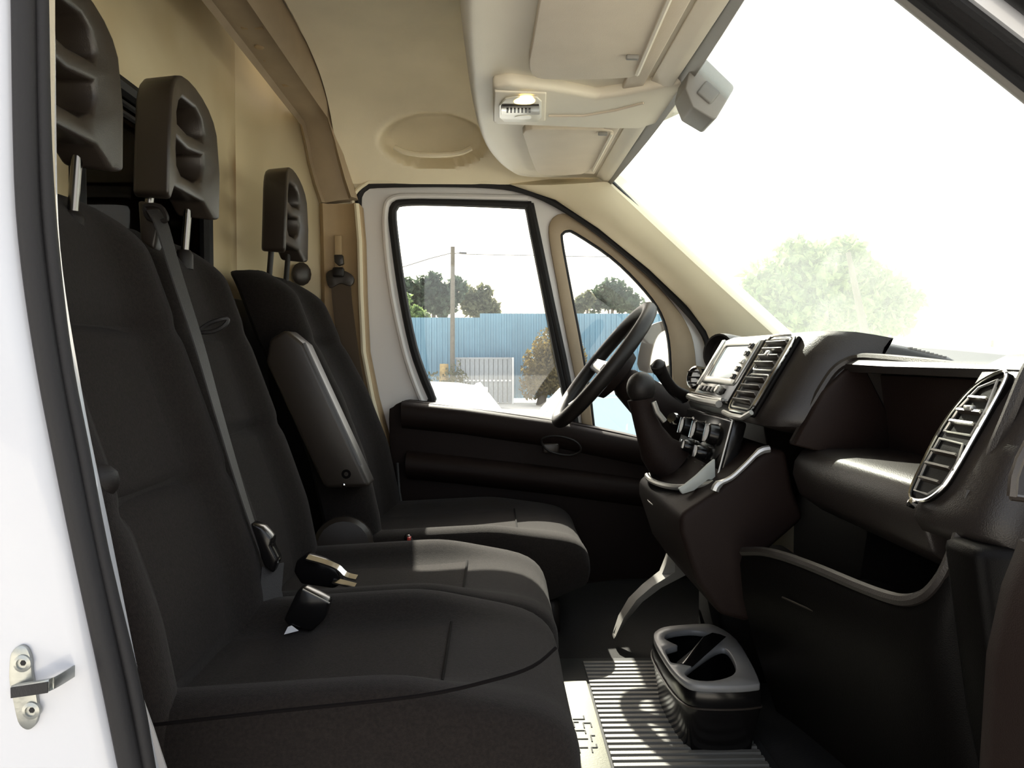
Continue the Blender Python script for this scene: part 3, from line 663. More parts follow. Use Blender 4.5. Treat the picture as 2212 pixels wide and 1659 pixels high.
# armrest folded up along the backrest
top_, bot_ = at(607, 722, 1.90), at(765, 1064, 1.90); ax = (top_-bot_).normalized(); sd = Vector((0, 1, 0)); nrm = ax.cross(sd).normalized()
rot = Matrix((nrm, sd, ax)).transposed()
m = MB(); L = (top_-bot_).length; wv_ = .049
pr = [(-wv_, -L/2), (wv_*.95, -L/2+.04), (wv_, -L/2+.06), (wv_, L/2-.05), (wv_*.4, L/2-.005), (-wv_*.5, L/2), (-wv_, L/2-.05)]
c = (top_+bot_)/2
prism(m, [c+nrm*a+ax*b+sd*(-.045) for a, b in pr], sd*.09); ar = build('armrest', m, M['headrest'], ds, bevel=.010, seg=3)
sgn = 1 if (nrm.x > 0) else -1
m = MB(); tube(m, [c+nrm*sgn*(wv_-.003)+ax*b-sd*.036 for b in (L/2-.045, 0, -L/2+.055)], .006, 8); build('armrest_edge', m, M['headrest'], ar)
m = MB(); lathe(m, at(748, 1024, 1.856), (0, -1, 0), [(.011, -.01), (.011, .001), (.008, .0015), (.002, .0005)], 14); build('armrest_screw_hole', m, M['seam'], ar)
m = MB(); lathe(m, at(742, 1048, 1.856), (0, -1, 0), [(.004, -.005), (.004, .001), (.001, .002)], 10); build('armrest_pin', m, M['chrome'], ar)

# --- seat belts
sb = thing('seat_belt', at(330, 470, 1.29), 'black lap and shoulder belt hanging down the centre backrest', 'seat belt')
m = MB(); prism(m, [at(x, y, 1.275) for x, y in ((296, 432), (340, 440), (348, 470), (332, 540), (302, 520))], (0, .03, 0)); build('belt_guide', m, M['headrest'], sb, bevel=.005)
m = MB(); tube(m, smooth([at(x, y, 1.27) for x, y in ((312, 446), (345, 446), (360, 470), (352, 478), (322, 472))], 3), .004, 6, True); build('guide_loop', m, M['plastic'], sb)
path = [(334, 452, 1.272), (352, 490, 1.265), (380, 585, 1.262), (430, 740, 1.260), (470, 880, 1.262), (520, 1050, 1.264), (556, 1160, 1.266), (575, 1215, 1.27)]
pv = smooth([at(*p) for p in path], 4, False)
m = MB(); N_ = len(pv); wvs = []
for i, p in enumerate(pv):
    f = i/(N_-1); wvs.append(Vector((.008*(1-f)-.002, .012, .003*(1-f))))
ribbon(m, pv, wvs, Vector((-.002, -.0003, -.0008))); build('webbing', m, M['belt'], sb)
m = MB(); prism(m, [at(x, y, 1.255) for x, y in ((540, 1130), (566, 1140), (588, 1165), (584, 1180), (600, 1210), (590, 1240), (570, 1225), (552, 1180))], (0, .03, 0)); build('belt_tongue', m, M['gloss'], sb, bevel=.004)
m = MB(); ribbon(m, [at(590, 1220, 1.27), at(585, 1280, 1.26), at(596, 1330, 1.25), at(604, 1376, 1.245)], Vector((.014, .012, 0)), Vector((-.002, .001, 0))); build('lap_webbing', m, M['beltbrown'] if False else M['belt'], sb)

def buckle(lab, pts, Y, label_px=None, chrome=None, button=None):
    o = thing('belt_buckle', at(*pts[-1], Y), lab, 'buckle')
    m = MB(); prism(m, [at(x, y, Y) for x, y in pts], (0, .028, 0)); build('buckle_body', m, M['gloss'], o, bevel=.004)
    if chrome:
        for i, line in enumerate(chrome):
            m = MB(); pth = smooth([at(x, y, Y-.004) for x, y in line], 4, False); ribbon(m, pth, Vector((.001, .007, .002)), Vector((0, 0, .003))); build('chrome_tongue', m, M['chrome'], o)
    if label_px:
        m = MB(); plate(m, [at(x, y, Y-.001) for x, y in label_px], [], (0, -.0015, 0)); build('label_tag', m, M['label'], o)
    if button:
        m = MB(); tube(m, [at(x, y, Y-.002) for x, y in button], .0013, 6); build('buckle_edge', m, M['silver'], o)
    return o
buckle('black buckle with bright chrome tongue on the centre seat cushion', [(640, 1212), (662, 1198), (700, 1212), (728, 1230), (738, 1262), (720, 1272), (650, 1262), (634, 1236)], 1.42,
       chrome=[((664, 1206), (700, 1216), (730, 1228), (748, 1244), (771, 1250)), ((720, 1256), (745, 1262), (768, 1268))])
buckle('black buckle with white tag at the rear of the near cushion', [(642, 1276), (654, 1270), (712, 1300), (700, 1340), (672, 1366), (622, 1352), (612, 1340)], 1.18,
       label_px=((614, 1370), (622, 1354), (630, 1351), (645, 1362)), button=((654, 1273), (712, 1303)))

# driver belt on the far pillar
db = thing('driver_seat_belt', at(735, 700, 2.49), 'brown driver belt hanging from its anchor on the tan pillar', 'seat belt')
m = MB(); ribbon(m, smooth([at(x, y, 2.492) for x, y in ((736, 596), (738, 640), (745, 700), (756, 780), (772, 860), (800, 960))], 3, False), Vector((.030, 0, .004)), Vector((0, .003, 0))); build('webbing', m, M['beltbrown'], db)
m = MB(); plate(m, smooth([at(x, y, 2.485) for x, y in ((704, 596), (712, 584), (735, 582), (758, 592), (764, 606), (756, 618), (735, 612), (712, 622))], 3), [], (0, .014, 0)); build('belt_anchor', m, M['headrest'], db, bevel=.004)
m = MB(); box(m, at(731, 588, 2.48), (.035, .02, .03)); build('anchor_cap', m, M['plastic'], db, bevel=.006)
m = MB(); prism(m, [at(x, y, 2.49) for x, y in ((721, 550), (740, 550), (742, 570), (732, 575), (722, 566))], (0, .02, 0)); build('height_button', m, M['headrest'], db, bevel=.003)
m = MB(); box(m, at(731, 565, 2.507), (.022, .012, .16)); build('slide_track', m, M['pillar'], db, bevel=.002)
# driver's lap end piece near the door
m = MB(); tube(m, [at(858, 1000, 2.44), at(862, 1060, 2.42), at(870, 1110, 2.40)], .005, 6); build('lap_end', m, M['belt'], db)
db2 = buckle('dark driver seat buckle with red button beside the driver cushion', [(872, 1158), (884, 1156), (898, 1176), (890, 1186), (872, 1182)], 1.90)
m = MB(); box(m, at(884, 1164, 1.90), (.008, .02, .01)); build('release_button', m, M['red'], db2, bevel=.001, seg=1)

# ================================================================== DASHBOARD
da = thing('dashboard', (.62, 1.65, -.35), 'dark dashboard tinted brown for glare, with open glove shelf running under the windscreen', 'dashboard')
def sxz(pts, y0, y1, name, mt='dash', bevel=.010, seg=3): 
    return build(name, xz(pts, y0, y1), M[mt], da, bevel=bevel, seg=seg)
# long top pad and body
m = MB(); rings = []
for y in (.80, .97, 1.2, 1.36, 1.6, 1.75, 1.85, 1.95, 2.1, 2.52):
    k = sm((y-1.25)/.6)*.030
    rings.append([Vector((max(x, x+.12*sm((y-1.75)/.35)*clamp((.80-x)/.16)), y, z)) for x, z in ((1.02, -.03), (1.0, -.005+k), (.90, -.008+k), (.75, -.010+k), (.64, -.006+k), (.605, -.008+k), (.594, -.015+k), (.60, -.026), (.66, -.03), (1.02, -.06))])
loft(m, rings); build('dash_pad', m, M['dash'], da, ang=50)
sxz([(.70, -.04), (.655, -.03), (.672, -.16), (.72, -.20), (.95, -.20), (.95, -.04)], .95, 1.42, 'shelf_panel', 'dash2', .004)
sxz([(.70, -.155), (.56, -.156), (.540, -.162), (.526, -.182), (.523, -.205), (.535, -.240), (.575, -.268), (.70, -.285)], .955, 1.385, 'shelf_lip', 'dash', .006)
# shelf left inner wall
build('shelf_wall', prism(MB(), [at(x, y, 1.335) for x, y in ((1858, 772), (1946, 946), (1884, 1004), (1716, 962), (1782, 846))], (0, .03, 0)), M['dash2'], da, bevel=.003, seg=1)
# rim of the shelf opening (top edge and left corner)
m = MB(); tube(m, smooth([at(x, y, Y) for x, y, Y in ((1712, 955, 1.36), (1740, 905, 1.36), (1775, 840, 1.355), (1808, 795, 1.35), (1850, 775, 1.33), (1900, 775, 1.27), (2000, 785, 1.13), (2130, 802, .975))], 4, False), [.006]*6+[.008]*23, 8); build('shelf_rim', m, M['dash'], da)
# centre pod
prof = [(.82, -.008), (.78, .002), (.71, .019), (.65, .030), (.61, .041), (.575, .045), (.553, .036), (.532, .0), (.508, -.04), (.486, -.08), (.468, -.110), (.472, -.122), (.52, -.135), (.80, -.14)]
m = MB(); rings = []
for y, dx, dz in ((1.95, .03, -.01), (1.93, .008, -.002), (1.90, 0, 0), (1.60, 0, 0), (1.43, 0, 0), (1.395, .008, 0), (1.372, .026, -.001), (1.356, .052, -.003), (1.345, .085, -.008), (1.34, .12, -.014)):
    rings.append([Vector((min(x+dx*clamp((.66-x)/.10), .80), y, z+dz*(1 if z > -.05 else -.6))) for x, z in prof])
loft(m, rings); build('dash_pod', m, M['dash'], da, ang=50)
# defroster grille at the pod's forward tail
for k in range(9):
    a = at(1955+k*9, 757+k*2.4, 1.37); m = MB(); box(m, a+Vector((.0, .03, .004)), (.006, .10, .003)); build('defroster_slat', m, M['grey_trim'], da)
# driver binnacle hood
m = MB(); rings = []
for y, s in ((2.03, .6), (2.045, .8), (2.07, .9), (2.15, .95), (2.25, .95), (2.34, .9), (2.37, .7)):
    c = Vector((.70, y, -.03)); pr = [(.14, -.06), (.14, .02), (.08, .062), (.02, .078), (-.03, .078), (-.055, .066), (-.058, .052), (-.040, .045), (-.005, -.02), (-.01, -.09)]
    rings.append([c+Vector((x*s, 0, z*s)) for x, z in pr])
loft(m, rings); build('binnacle_hood', m, M['dash'], da, ang=50)
m = MB(); lathe(m, at(1553, 762, 2.0), (-.80, -.55, .10), [(.038, -.13), (.050, -.08), (.051, -.02), (.048, .004), (.043, .004), (.041, -.012), (.039, -.02), (.004, -.022)], 24)
build('binnacle_end', m, M['dash'], da)
m = MB(); box(m, (.66, 2.20, -.035), (.02, .36, .09), Matrix.Rotation(R(25), 3, 'Y')); build('instrument_panel', m, M['gloss'], da, bevel=.004)
# driver side lower dash and knee panel
sxz([(.70, .0), (.665, -.06), (.66, -.12), (.68, -.22), (.72, -.40), (.95, -.45), (.95, .0)], 1.96, 2.50, 'knee_panel', 'dash2', .012)
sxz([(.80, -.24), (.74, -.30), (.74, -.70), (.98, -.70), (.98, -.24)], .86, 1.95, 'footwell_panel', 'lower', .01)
# small side vent beyond the wheel
m = MB(); lathe(m, at(1500, 815, 2.30), (-1, -.5, .2), [(.030, -.20), (.034, -.03), (.034, .0), (.028, .004), (.024, -.004), (.004, -.004)], 18); build('round_vent', m, M['darkchrome'], da)
for k in (-1, 0, 1):
    m = MB(); box(m, at(1500, 815+k*12, 2.285), (.03, .03, .004), Matrix.Rotation(R(-30), 3, 'Z')); build('vent_slat', m, M['plastic'], da)

# pod face frame: Y across, s up the face, d out of the face
P0 = Vector((.470, 0, -.105)); EU = Vector((.082, 0, .140)); LU = EU.length; EU.normalize(); EN = Vector((-EU.z, 0, EU.x))
def fp(Y, s, d=0): return P0+EU*s+EN*d+Vector((0, Y, 0))
FROT = Matrix((EN, Vector((0, 1, 0)), EU)).transposed()
def fbox(m, Y, s, d, wy, ws, wd): return box(m, fp(Y, s, d), (wd, wy, ws), FROT)
def frame(m, y0, y1, s0, s1, d, r, rad=.012, n=8):
    tube(m, [fp(y, s, d) for y, s in rrect(y0, y1, s0, s1, rad, 3)], r, 6, True)
# radio
ra = thing('radio', fp(1.72, 0, 0), 'silver framed radio with grey blue screen in the centre of the dash', 'radio')
m = MB(); fbox(m, 1.715, .082, .004, .285, .150, .016); build('radio_body', m, M['gloss'], ra, bevel=.005)
m = MB(); plate(m, [fp(y, s, .010) for y, s in rrect(1.590, 1.855, .046, .154, .012, 3)], [[fp(y, s, .010) for y, s in rrect(1.635, 1.805, .062, .140, .006, 2)]], EN*.006); build('radio_frame', m, M['silver'], ra, bevel=.002, seg=1)
m = MB(); fbox(m, 1.72, .101, .011, .168, .076, .004); build('screen', m, M['lcd'], ra)
m = MB(); fbox(m, 1.838, .096, .017, .022, .118, .004); build('radio_strip', m, M['silver'], ra, bevel=.001, seg=1)
for k in range(5):
    m = MB(); fbox(m, 1.612, .064+k*.018, .018, .020, .011, .006); build('radio_button', m, M['gloss'] if k != 2 else M['silver'], ra, bevel=.001, seg=1)
for k in range(6):
    m = MB(); fbox(m, 1.645+k*.032, .031, .014, .022, .012, .006); build('preset_button', m, M['plastic'], ra, bevel=.001, seg=1)
m = MB(); tube(m, [fp(1.862, .004, .016), fp(1.80, .0, .02), fp(1.72, -.002, .021), fp(1.60, .0, .018)], .0075, 8); build('trim_bar', m, M['silver'], ra)
m = MB(); tube(m, [fp(1.862, .014, .014), fp(1.72, .012, .018), fp(1.60, .012, .016)], .004, 8); build('trim_bead', m, M['chrome'], ra)
m = MB(); lathe(m, fp(1.66, .031, .012), EN, [(.010, 0), (.010, .010), (.008, .012), (.002, .012)], 14); build('volume_knob', m, M['silver'], ra)

def vent(name, parent, cells, frm, slats, d=.006):
    v = build(name, frm, M['silver'], parent)
    return v
# centre vents
ve = thing('air_vent', fp(1.49, 0, 0), 'pair of stacked air vents right of the radio', 'vent')
m = MB(); fbox(m, 1.49, .078, .002, .140, .168, .010); build('vent_housing', m, M['lower'], ve, bevel=.004)
m = MB(); frame(m, 1.424, 1.558, -.004, .162, .010, .0028, .02); build('vent_frame', m, M['chrome'], ve)
m = MB(); tube(m, [fp(1.562, -.012, .012), fp(1.50, -.016, .014), fp(1.44, -.014, .012), fp(1.418, .0, .010)], .005, 8); build('trim_bar', m, M['silver'], ve)
for (s0, s1) in ((.004, .076), (.086, .154)):
    m = MB(); frame(m, 1.436, 1.546, s0, s1, .010, .0018, .008); build('cell_frame', m, M['silver'], ve)
    for k in range(4):
        s = s0+(s1-s0)*(k+.8)/4.6
        m = MB(); box(m, fp(1.491, s, .010), (.016, .104, .0035), FROT @ Matrix.Rotation(R(-25), 3, 'Y')); build('vent_slat', m, M['headrest'], ve, bevel=.0008, seg=1)
m = MB(); fbox(m, 1.491, .118, .016, .016, .012, .010); build('vent_tab', m, M['silver'], ve, bevel=.002, seg=1)
# top of the vents wraps onto the hood
for k in range(1):
    m = MB(); fbox(m, 1.49, .161+k*.012, .0, .10, .004, .006); build('hood_slat', m, M['plastic'], ve)

# near end pod with tall vent
Q0 = Vector((.520, 0, -.172)); QU = Vector((.070, 0, .160)); QU.normalize(); QN = Vector((-QU.z, 0, QU.x))
def qp(Y, s, d=0): return Q0+QU*s+QN*d+Vector((0, Y, 0))
m = MB(); rings = []
for y, dx, dz in ((.985, .03, -.01), (.975, .008, -.002), (.96, 0, 0), (.90, 0, .002), (.85, .004, .006), (.825, .016, .004), (.81, .04, -.004)):
    rings.append([Vector((x+dx, y, z+dz)) for x, z in ((.82, -.012), (.68, .004), (.625, .002), (.600, -.010), (.570, -.060), (.545, -.115), (.522, -.170), (.514, -.196), (.524, -.212), (.56, -.22), (.82, -.24))])
loft(m, rings); build('dash_pod', m, M['dash'], da, ang=50)
nv = thing('air_vent', qp(.93, 0, 0), 'tall rounded air vent at the near end of the dash', 'vent')
Yv = lambda s: .985-.0*s
# outline: leaf shape seen in the face (Y, s)
leaf = [(.972, .000), (.974, .045), (.970, .085), (.958, .120), (.938, .148), (.905, .166), (.890, .160), (.893, .120), (.899, .080), (.905, .045), (.914, .018), (.938, -.002)]
m = MB(); plate(m, smooth([qp(y, s, -.004) for y, s in leaf], 3), [], QN*.008); build('vent_housing', m, M['lower'], nv)
m = MB(); tube(m, smooth([qp(y, s, .006) for y, s in leaf], 4), .0022, 6, True); build('vent_frame', m, M['chrome'], nv)
cellB = [(.966, .006), (.967, .045), (.962, .076), (.912, .074), (.908, .050), (.916, .022), (.936, .006)]
cellT = [(.960, .086), (.950, .118), (.930, .145), (.902, .156), (.899, .120), (.905, .086)]
for cpts in (cellB, cellT):
    m = MB(); tube(m, [qp(y, s, .006) for y, s in cpts], .0016, 6, True); build('cell_frame', m, M['silver'], nv)
for s, a, b in ((.022, .920, .962), (.041, .912, .963), (.058, .911, .962), (.098, .905, .952), (.113, .902, .948), (.130, .902, .936)):
    m = MB(); box(m, qp((a+b)/2, s, .005), (.012, b-a, .003), Matrix((QN, Vector((0, 1, 0)), QU)).transposed() @ Matrix.Rotation(R(-20), 3, 'Y')); build('vent_slat', m, M['headrest'], nv)
m = MB(); lathe(m, qp(.960, -.010, .006), QN, [(.006, -.004), (.006, .003), (.002, .005)], 10); build('vent_wheel', m, M['chrome'], nv)
m = MB(); box(m, qp(.925, .118, .009), (.008, .014, .006)); build('vent_tab', m, M['silver'], nv, bevel=.001, seg=1)
# outer raised bead around the end vent
m = MB(); tube(m, smooth([at(x, y, Y) for x, y, Y in ((1996, 1068, .985), (2040, 1076, .95), (2090, 1066, .91), (2125, 1030, .885), (2150, 970, .872), (2180, 900, .862), (2215, 815, .855), (2240, 770, .85))], 4, False), .008, 8); build('pod_bead', m, M['dash'], da)

# climate panel and knobs
cp = thing('climate_panel', (.45, 1.68, -.22), 'climate control panel with three round knobs below the radio', 'control panel')
C0 = Vector((.435, 0, -.245)); CU = Vector((.030, 0, .125)); CU.normalize(); CN = Vector((-CU.z, 0, CU.x))
def cpt(Y, s, d=0): return C0+CU*s+CN*d+Vector((0, Y, 0))
CROT = Matrix((CN, Vector((0, 1, 0)), CU)).transposed()
m = MB(); box(m, cpt(1.69, .062, -.006), (.03, .36, .130), CROT); build('panel_face', m, M['gloss'], cp, bevel=.006)
for Y, s in ((1.795, .085), (1.69, .085), (1.585, .088), (1.74, .045), (1.63, .045)):
    big_ = s > .06; r_ = .022 if big_ else .015
    m = MB(); lathe(m, cpt(Y, s, .006), CN, [(r_*1.15, 0), (r_*1.15, .003), (r_, .005), (r_*.9, .022), (r_*.75, .025), (.002, .025)], 20); k_ = build('climate_knob', m, M['gloss'], cp)
    m = MB(); box(m, cpt(Y, s, .033), (.006, .005, r_*1.6), CROT); build('knob_grip', m, M['chrome'], k_)
for k in range(5):
    m = MB(); box(m, cpt(1.55+k*.06, .014, .011), (.006, .03, .014), CROT); build('panel_button', m, M['plastic'], cp, bevel=.001, seg=1)
m = MB(); tube(m, [cpt(1.507, .125, .01), cpt(1.507, .0, .012)], .002, 6); build('panel_edge', m, M['silver'], cp)

# console below: tray tongue and side
co = thing('console', (.45, 1.65, FZ), 'dark centre console with silver edged tray under the climate panel', 'console')
side = [(1655, 968), (1700, 972), (1716, 1060), (1740, 1120), (1660, 1190), (1668, 1330), (1610, 1344), (1556, 1330), (1506, 1260), (1470, 1150), (1470, 1112), (1545, 1062)]
m = MB(); prism(m, [at(x, y, 1.43) for x, y in side], (0, .42, 0)); build('console_body', m, M['dash2'], co, bevel=.012, seg=3)
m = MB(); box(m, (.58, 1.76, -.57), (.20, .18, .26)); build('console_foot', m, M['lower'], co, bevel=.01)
tr = [(.355, 1.80), (.340, 1.74), (.342, 1.66), (.356, 1.58), (.378, 1.53), (.42, 1.49), (.47, 1.47), (.49, 1.50), (.49, 1.82), (.40, 1.83)]
trs = smooth([Vector((x, y, -.285)) for x, y in tr], 3)
def sl(p): return Vector((p.x, p.y, p.z+(p.x-.34)*.35))
tin = smooth([Vector((.355+(x-.355)*.80+.012, 1.66+(y-1.66)*.80, -.285)) for x, y in tr], 3)
m = MB(); plate(m, [sl(p) for p in trs], [[sl(p) for p in tin]], (0, 0, .02)); build('tray_rim', m, M['gloss'], co, bevel=.004)
m = MB(); loft(m, [[sl(p)+Vector((0, 0, .004)) for p in trs], [sl(p)+Vector((.02, 0, -.05)) for p in trs]]); build('tray_bowl', m, M['plastic'], co)
m = MB(); tube(m, [sl(p)+Vector((-.001, 0, .020)) for p in trs[2:18]], .006, 8); build('tray_trim', m, M['silver'], co)
m = MB(); tube(m, [sl(p)+Vector((0, 0, -.03)) for p in trs[0:18]], .002, 6); build('tray_line', m, M['silver'], co)
m = MB(); ribbon(m, [at(1462, 1004, 1.76), at(1490, 1018, 1.73), at(1512, 1026, 1.70)], Vector((0, .01, .008)), Vector((-.004, 0, .004))); build('tray_clip', m, M['chrome'], co)
m = MB(); prism(m, [at(x, y, 1.50) for x, y in ((1545, 992), (1530, 1004), (1505, 1028), (1480, 1048), (1466, 1056), (1474, 1068), (1500, 1060), (1530, 1036), (1546, 1038))], (0, .012, 0)); build('pale_bracket', m, mat('sky_pale_plastic', (.34, .36, .34), .45), co, bevel=.002)  # pale base colour imitates a sky reflection on the silver piece
m = MB(); tube(m, smooth([at(x, y, 1.425) for x, y in ((1662, 970), (1640, 976), (1610, 1005), (1580, 1032), (1552, 1046), (1544, 1060))], 3, False), [.007]*4+[.005]*8+[.008]*4, 8); build('console_edge_trim', m, M['silver'], co)
m = MB(); tube(m, [at(1568, 968, 1.52), at(1545, 992, 1.55), at(1538, 996, 1.56)], .002, 6); build('thin_edge', m, M['chrome'], co)

# lower glove tray
gt = thing('glove_tray', (.5, 1.1, -.5), 'lower glove tray blackened for shade, with bright curved lip on the near side', 'tray')
lipx = [(1606, 1192, 1.37), (1650, 1192, 1.31), (1700, 1204, 1.24), (1770, 1230, 1.15), (1850, 1264, 1.06), (1920, 1290, .985), (1965, 1297, .945), (2005, 1282, .915), (2040, 1240, .895), (2066, 1180, .885), (2086, 1120, .880), (2100, 1060, .880)]
lip = smooth([at(*p) for p in lipx], 3, False)
m = MB(); tube(m, lip, .008, 8); build('tray_lip', m, M['dash'], gt)
P = []
for p in lip:
    P.append([p, p+Vector((-.006, 0, -.02)), p+Vector((.0, 0, -.08)), p+Vector((.02, 0, -.16)), Vector((p.x+.06, p.y, FZ+.08))])
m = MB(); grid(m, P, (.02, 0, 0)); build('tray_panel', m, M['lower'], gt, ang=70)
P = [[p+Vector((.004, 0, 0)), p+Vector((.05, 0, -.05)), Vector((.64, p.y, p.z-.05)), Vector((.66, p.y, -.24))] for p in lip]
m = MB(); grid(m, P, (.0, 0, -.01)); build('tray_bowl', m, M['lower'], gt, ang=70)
m = MB(); tube(m, [at(x, y, Y) for x, y, Y in ((1690, 1290, 1.24), (1780, 1330, 1.14), (1860, 1366, 1.05), (1916, 1400, .99))], .0015, 6); build('panel_joint', m, M['headrest'], gt)
m = MB(); prism(m, [(x, .88, z) for x, z in ((.50, -.20), (.545, -.20), (.66, -.22), (.66, -.70), (.60, -.70), (.53, -.40))], (0, -.07, 0)); build('dash_panel', m, M['lower'], gt, bevel=.012)

# ================================================================== steering
WC = at(1303, 788, 2.13)
wn = Vector((-.78, 0, .62)).normalized(); wu = Vector((.62, 0, .78)).normalized(); wy = Vector((0, 1, 0))
sw = thing('steering_wheel', WC, 'black three spoke steering wheel in front of the driver seat', 'steering wheel')
RW = .190
m = MB(); tube(m, [WC+(wu*math.sin(2*math.pi*k/48)+wy*math.cos(2*math.pi*k/48))*RW for k in range(48)], .0190, 12, True); build('wheel_rim', m, M['plastic'], sw)
m = MB(); lathe(m, WC-wn*.055, wn, [(.035, -.01), (.070, .0), (.078, .02), (.074, .034), (.055, .044), (.01, .047)], 28); build('airbag_cover', m, M['dash2'], sw)
for a in (0, 180, 270):
    a = R(a); dr = wy*math.cos(a)+wu*math.sin(a); pd = wn.cross(dr)
    rings = []
    for t, w_, dd in ((.05, .030, -.03), (.09, .024, -.024), (.14, .020, -.012), (.185, .024, 0)):
        c = WC+dr*t+wn*dd; rings.append([c+pd*w_+wn*.004, c+pd*w_*.7+wn*.011, c-pd*w_*.7+wn*.011, c-pd*w_+wn*.004, c-pd*w_*.7-wn*.008, c+pd*w_*.7-wn*.008])
    m = MB(); loft(m, rings); s_ = build('spoke', m, M['plastic'], sw, ang=60)
    m = MB(); rings = []
    for t, w_, dd in ((.075, .014, -.015), (.11, .013, -.007), (.14, .010, .001)):
        c = WC+dr*t+wn*dd; rings.append([c+pd*w_+wn*.002, c+pd*w_*.6+wn*.006, c-pd*w_*.6+wn*.006, c-pd*w_+wn*.002])
    loft(m, rings); build('spoke_trim', m, M['silver'], s_)
# column shroud and stalks
sc = thing('steering_column', WC-wn*.15, 'dark steering column shroud with stalks behind the wheel', 'steering column')
m = MB(); rings = []
for t, ry, ru in ((.055, .030, .030), (.075, .050, .042), (.14, .062, .055), (.22, .070, .066), (.32, .075, .075)):
    c = WC-wn*t; rings.append([c+wy*ry*math.cos(2*math.pi*k/16)+wu*ru*math.sin(2*math.pi*k/16) for k in range(16)])
loft(m, rings); build('column_shroud', m, M['dash2'], sc, ang=60)
m = MB(); pth = smooth([at(1478, 856, 2.02), at(1455, 842, 1.99), at(1438, 820, 1.97), at(1424, 795, 1.95), at(1421, 788, 1.945)], 3, False); n_ = len(pth)
tube(m, pth, [.019-.004*math.sin(math.pi*min(1, i/(n_-3)))*1.2 for i in range(n_)], 10); st = build('wiper_stalk', m, M['plastic'], sc)
m = MB(); ball(m, at(1423, 794, 1.95), (.018, .018, .021)); build('stalk_cap', m, M['plastic'], st)
m = MB(); tube(m, [WC-wn*.10+wy*.05, WC-wn*.10+wy*.12+wu*.01, WC-wn*.095+wy*.20+wu*.03], [.010, .008, .011], 8); build('indicator_stalk', m, M['plastic'], sc)
m = MB(); pp_ = at(1455, 905, 2.05); lathe(m, pp_, (-.6, -.6, .4), [(.018, -.01), (.018, .004), (.013, .010), (.003, .010)], 16); build('ignition_lock', m, M['chrome'], sc)
# gear lever on the dash
gl = thing('gear_lever', at(1425, 990, 1.74), 'black ball topped gear lever rising from the console', 'gear lever')
m = MB(); ball(m, at(1385, 838, 1.76), (.033, .033, .036), 18, 12); build('gear_knob', m, M['plastic'], gl)
m = MB(); tube(m, [at(1384, 862, 1.76), at(1388, 890, 1.76), at(1402, 930, 1.76), at(1420, 970, 1.765), at(1450, 1000, 1.77)], [.030, .025, .030, .042, .055], 14); build('gear_boot', m, M['dash2'], gl)
m = MB(); tube(m, [at(1412, 868, 1.735), at(1420, 890, 1.735), at(1436, 910, 1.735)], .006, 8); build('knob_collar', m, M['silver'], gl)
# curved pale strip seen beyond the console
m = MB(); P = []
for x0, x1, y in ((1452, 1458, 1172), (1442, 1474, 1210), (1430, 1486, 1240), (1392, 1428, 1270), (1362, 1388, 1300), (1340, 1356, 1338), (1326, 1332, 1380)):
    P.append([at(x0, y, 1.90), at((x0+x1)/2, y-4, 1.885), at(x1, y, 1.90)])
grid(m, P, (0, .03, 0)); build('trim_9', m, M['grey_trim'], label='pale curved strip in the driver footwell', kind=STR)

# ================================================================== floor items
cb = thing('cup_holder', (.40, 1.50, FZ), 'grey topped cup holder box on the floor below the console', 'cup holder')
ZT = -.56
tp = [(1412, 1372), (1420, 1360), (1446, 1352), (1520, 1347), (1552, 1354), (1590, 1380), (1622, 1430), (1640, 1470), (1634, 1478), (1580, 1482), (1510, 1480), (1478, 1470), (1448, 1440), (1418, 1392)]
h1 = [(1436, 1378), (1446, 1367), (1490, 1361), (1530, 1366), (1546, 1376), (1540, 1388), (1505, 1424), (1478, 1432), (1452, 1431), (1444, 1420), (1438, 1404), (1452, 1398), (1464, 1394), (1452, 1388)]
h2 = [(1480, 1456), (1490, 1442), (1520, 1420), (1545, 1404), (1566, 1400), (1582, 1418), (1590, 1444), (1578, 1460), (1540, 1470), (1500, 1468)]
m = MB(); plate(m, smooth([atz(x, y, ZT) for x, y in tp], 3), [smooth([atz(x, y, ZT) for x, y in h1], 3), smooth([atz(x, y, ZT) for x, y in h2], 3)], (0, 0, -.012)); build('cup_plate', m, mat('satin_grey_plastic', (.20, .20, .20), .35), cb, bevel=.002, seg=1)
cen = Vector((0, 0, 0)); tps = smooth([atz(x, y, ZT-.006) for x, y in tp], 3)
for p in tps: cen += p/len(tps)
def shr(k, dz): return [Vector((cen.x+(p.x-cen.x)*k, cen.y+(p.y-cen.y)*k, ZT+dz)) for p in tps]
m = MB(); loft(m, [shr(1.0, -.010), shr(1.02, -.018), shr(1.03, -.045), shr(1.0, -.06), shr(.92, -.10), shr(.86, FZ-ZT)], True, False)
loft(m, [shr(.86, FZ-ZT+.002), shr(.85, -.09), shr(.97, -.012)], True, False); build('holder_body', m, M['gloss'], cb, ang=50)
m = MB(); rings = []
ra_, rb_ = atz(1478, 1436, ZT), atz(1552, 1372, ZT)
for f, h in ((0, .002), (.25, .012), (.55, .022), (.8, .016), (1, .003)):
    p = ra_.lerp(rb_, f); n2 = Vector((-(rb_-ra_).y, (rb_-ra_).x, 0)).normalized()*.016
    rings.append([p-n2, p-n2*.3+Vector((0, 0, h*.8)), p+Vector((0, 0, h)), p+n2*.3+Vector((0, 0, h*.8)), p+n2, p-Vector((0, 0, .02))])
loft(m, rings); build('divider', m, M['gloss'], cb, ang=50)
m = MB(); tube(m, [p+Vector((-.001, 0, 0)) for p in shr(1.035, -.045)], .0018, 6, True); build('body_bead', m, M['headrest'], cb)

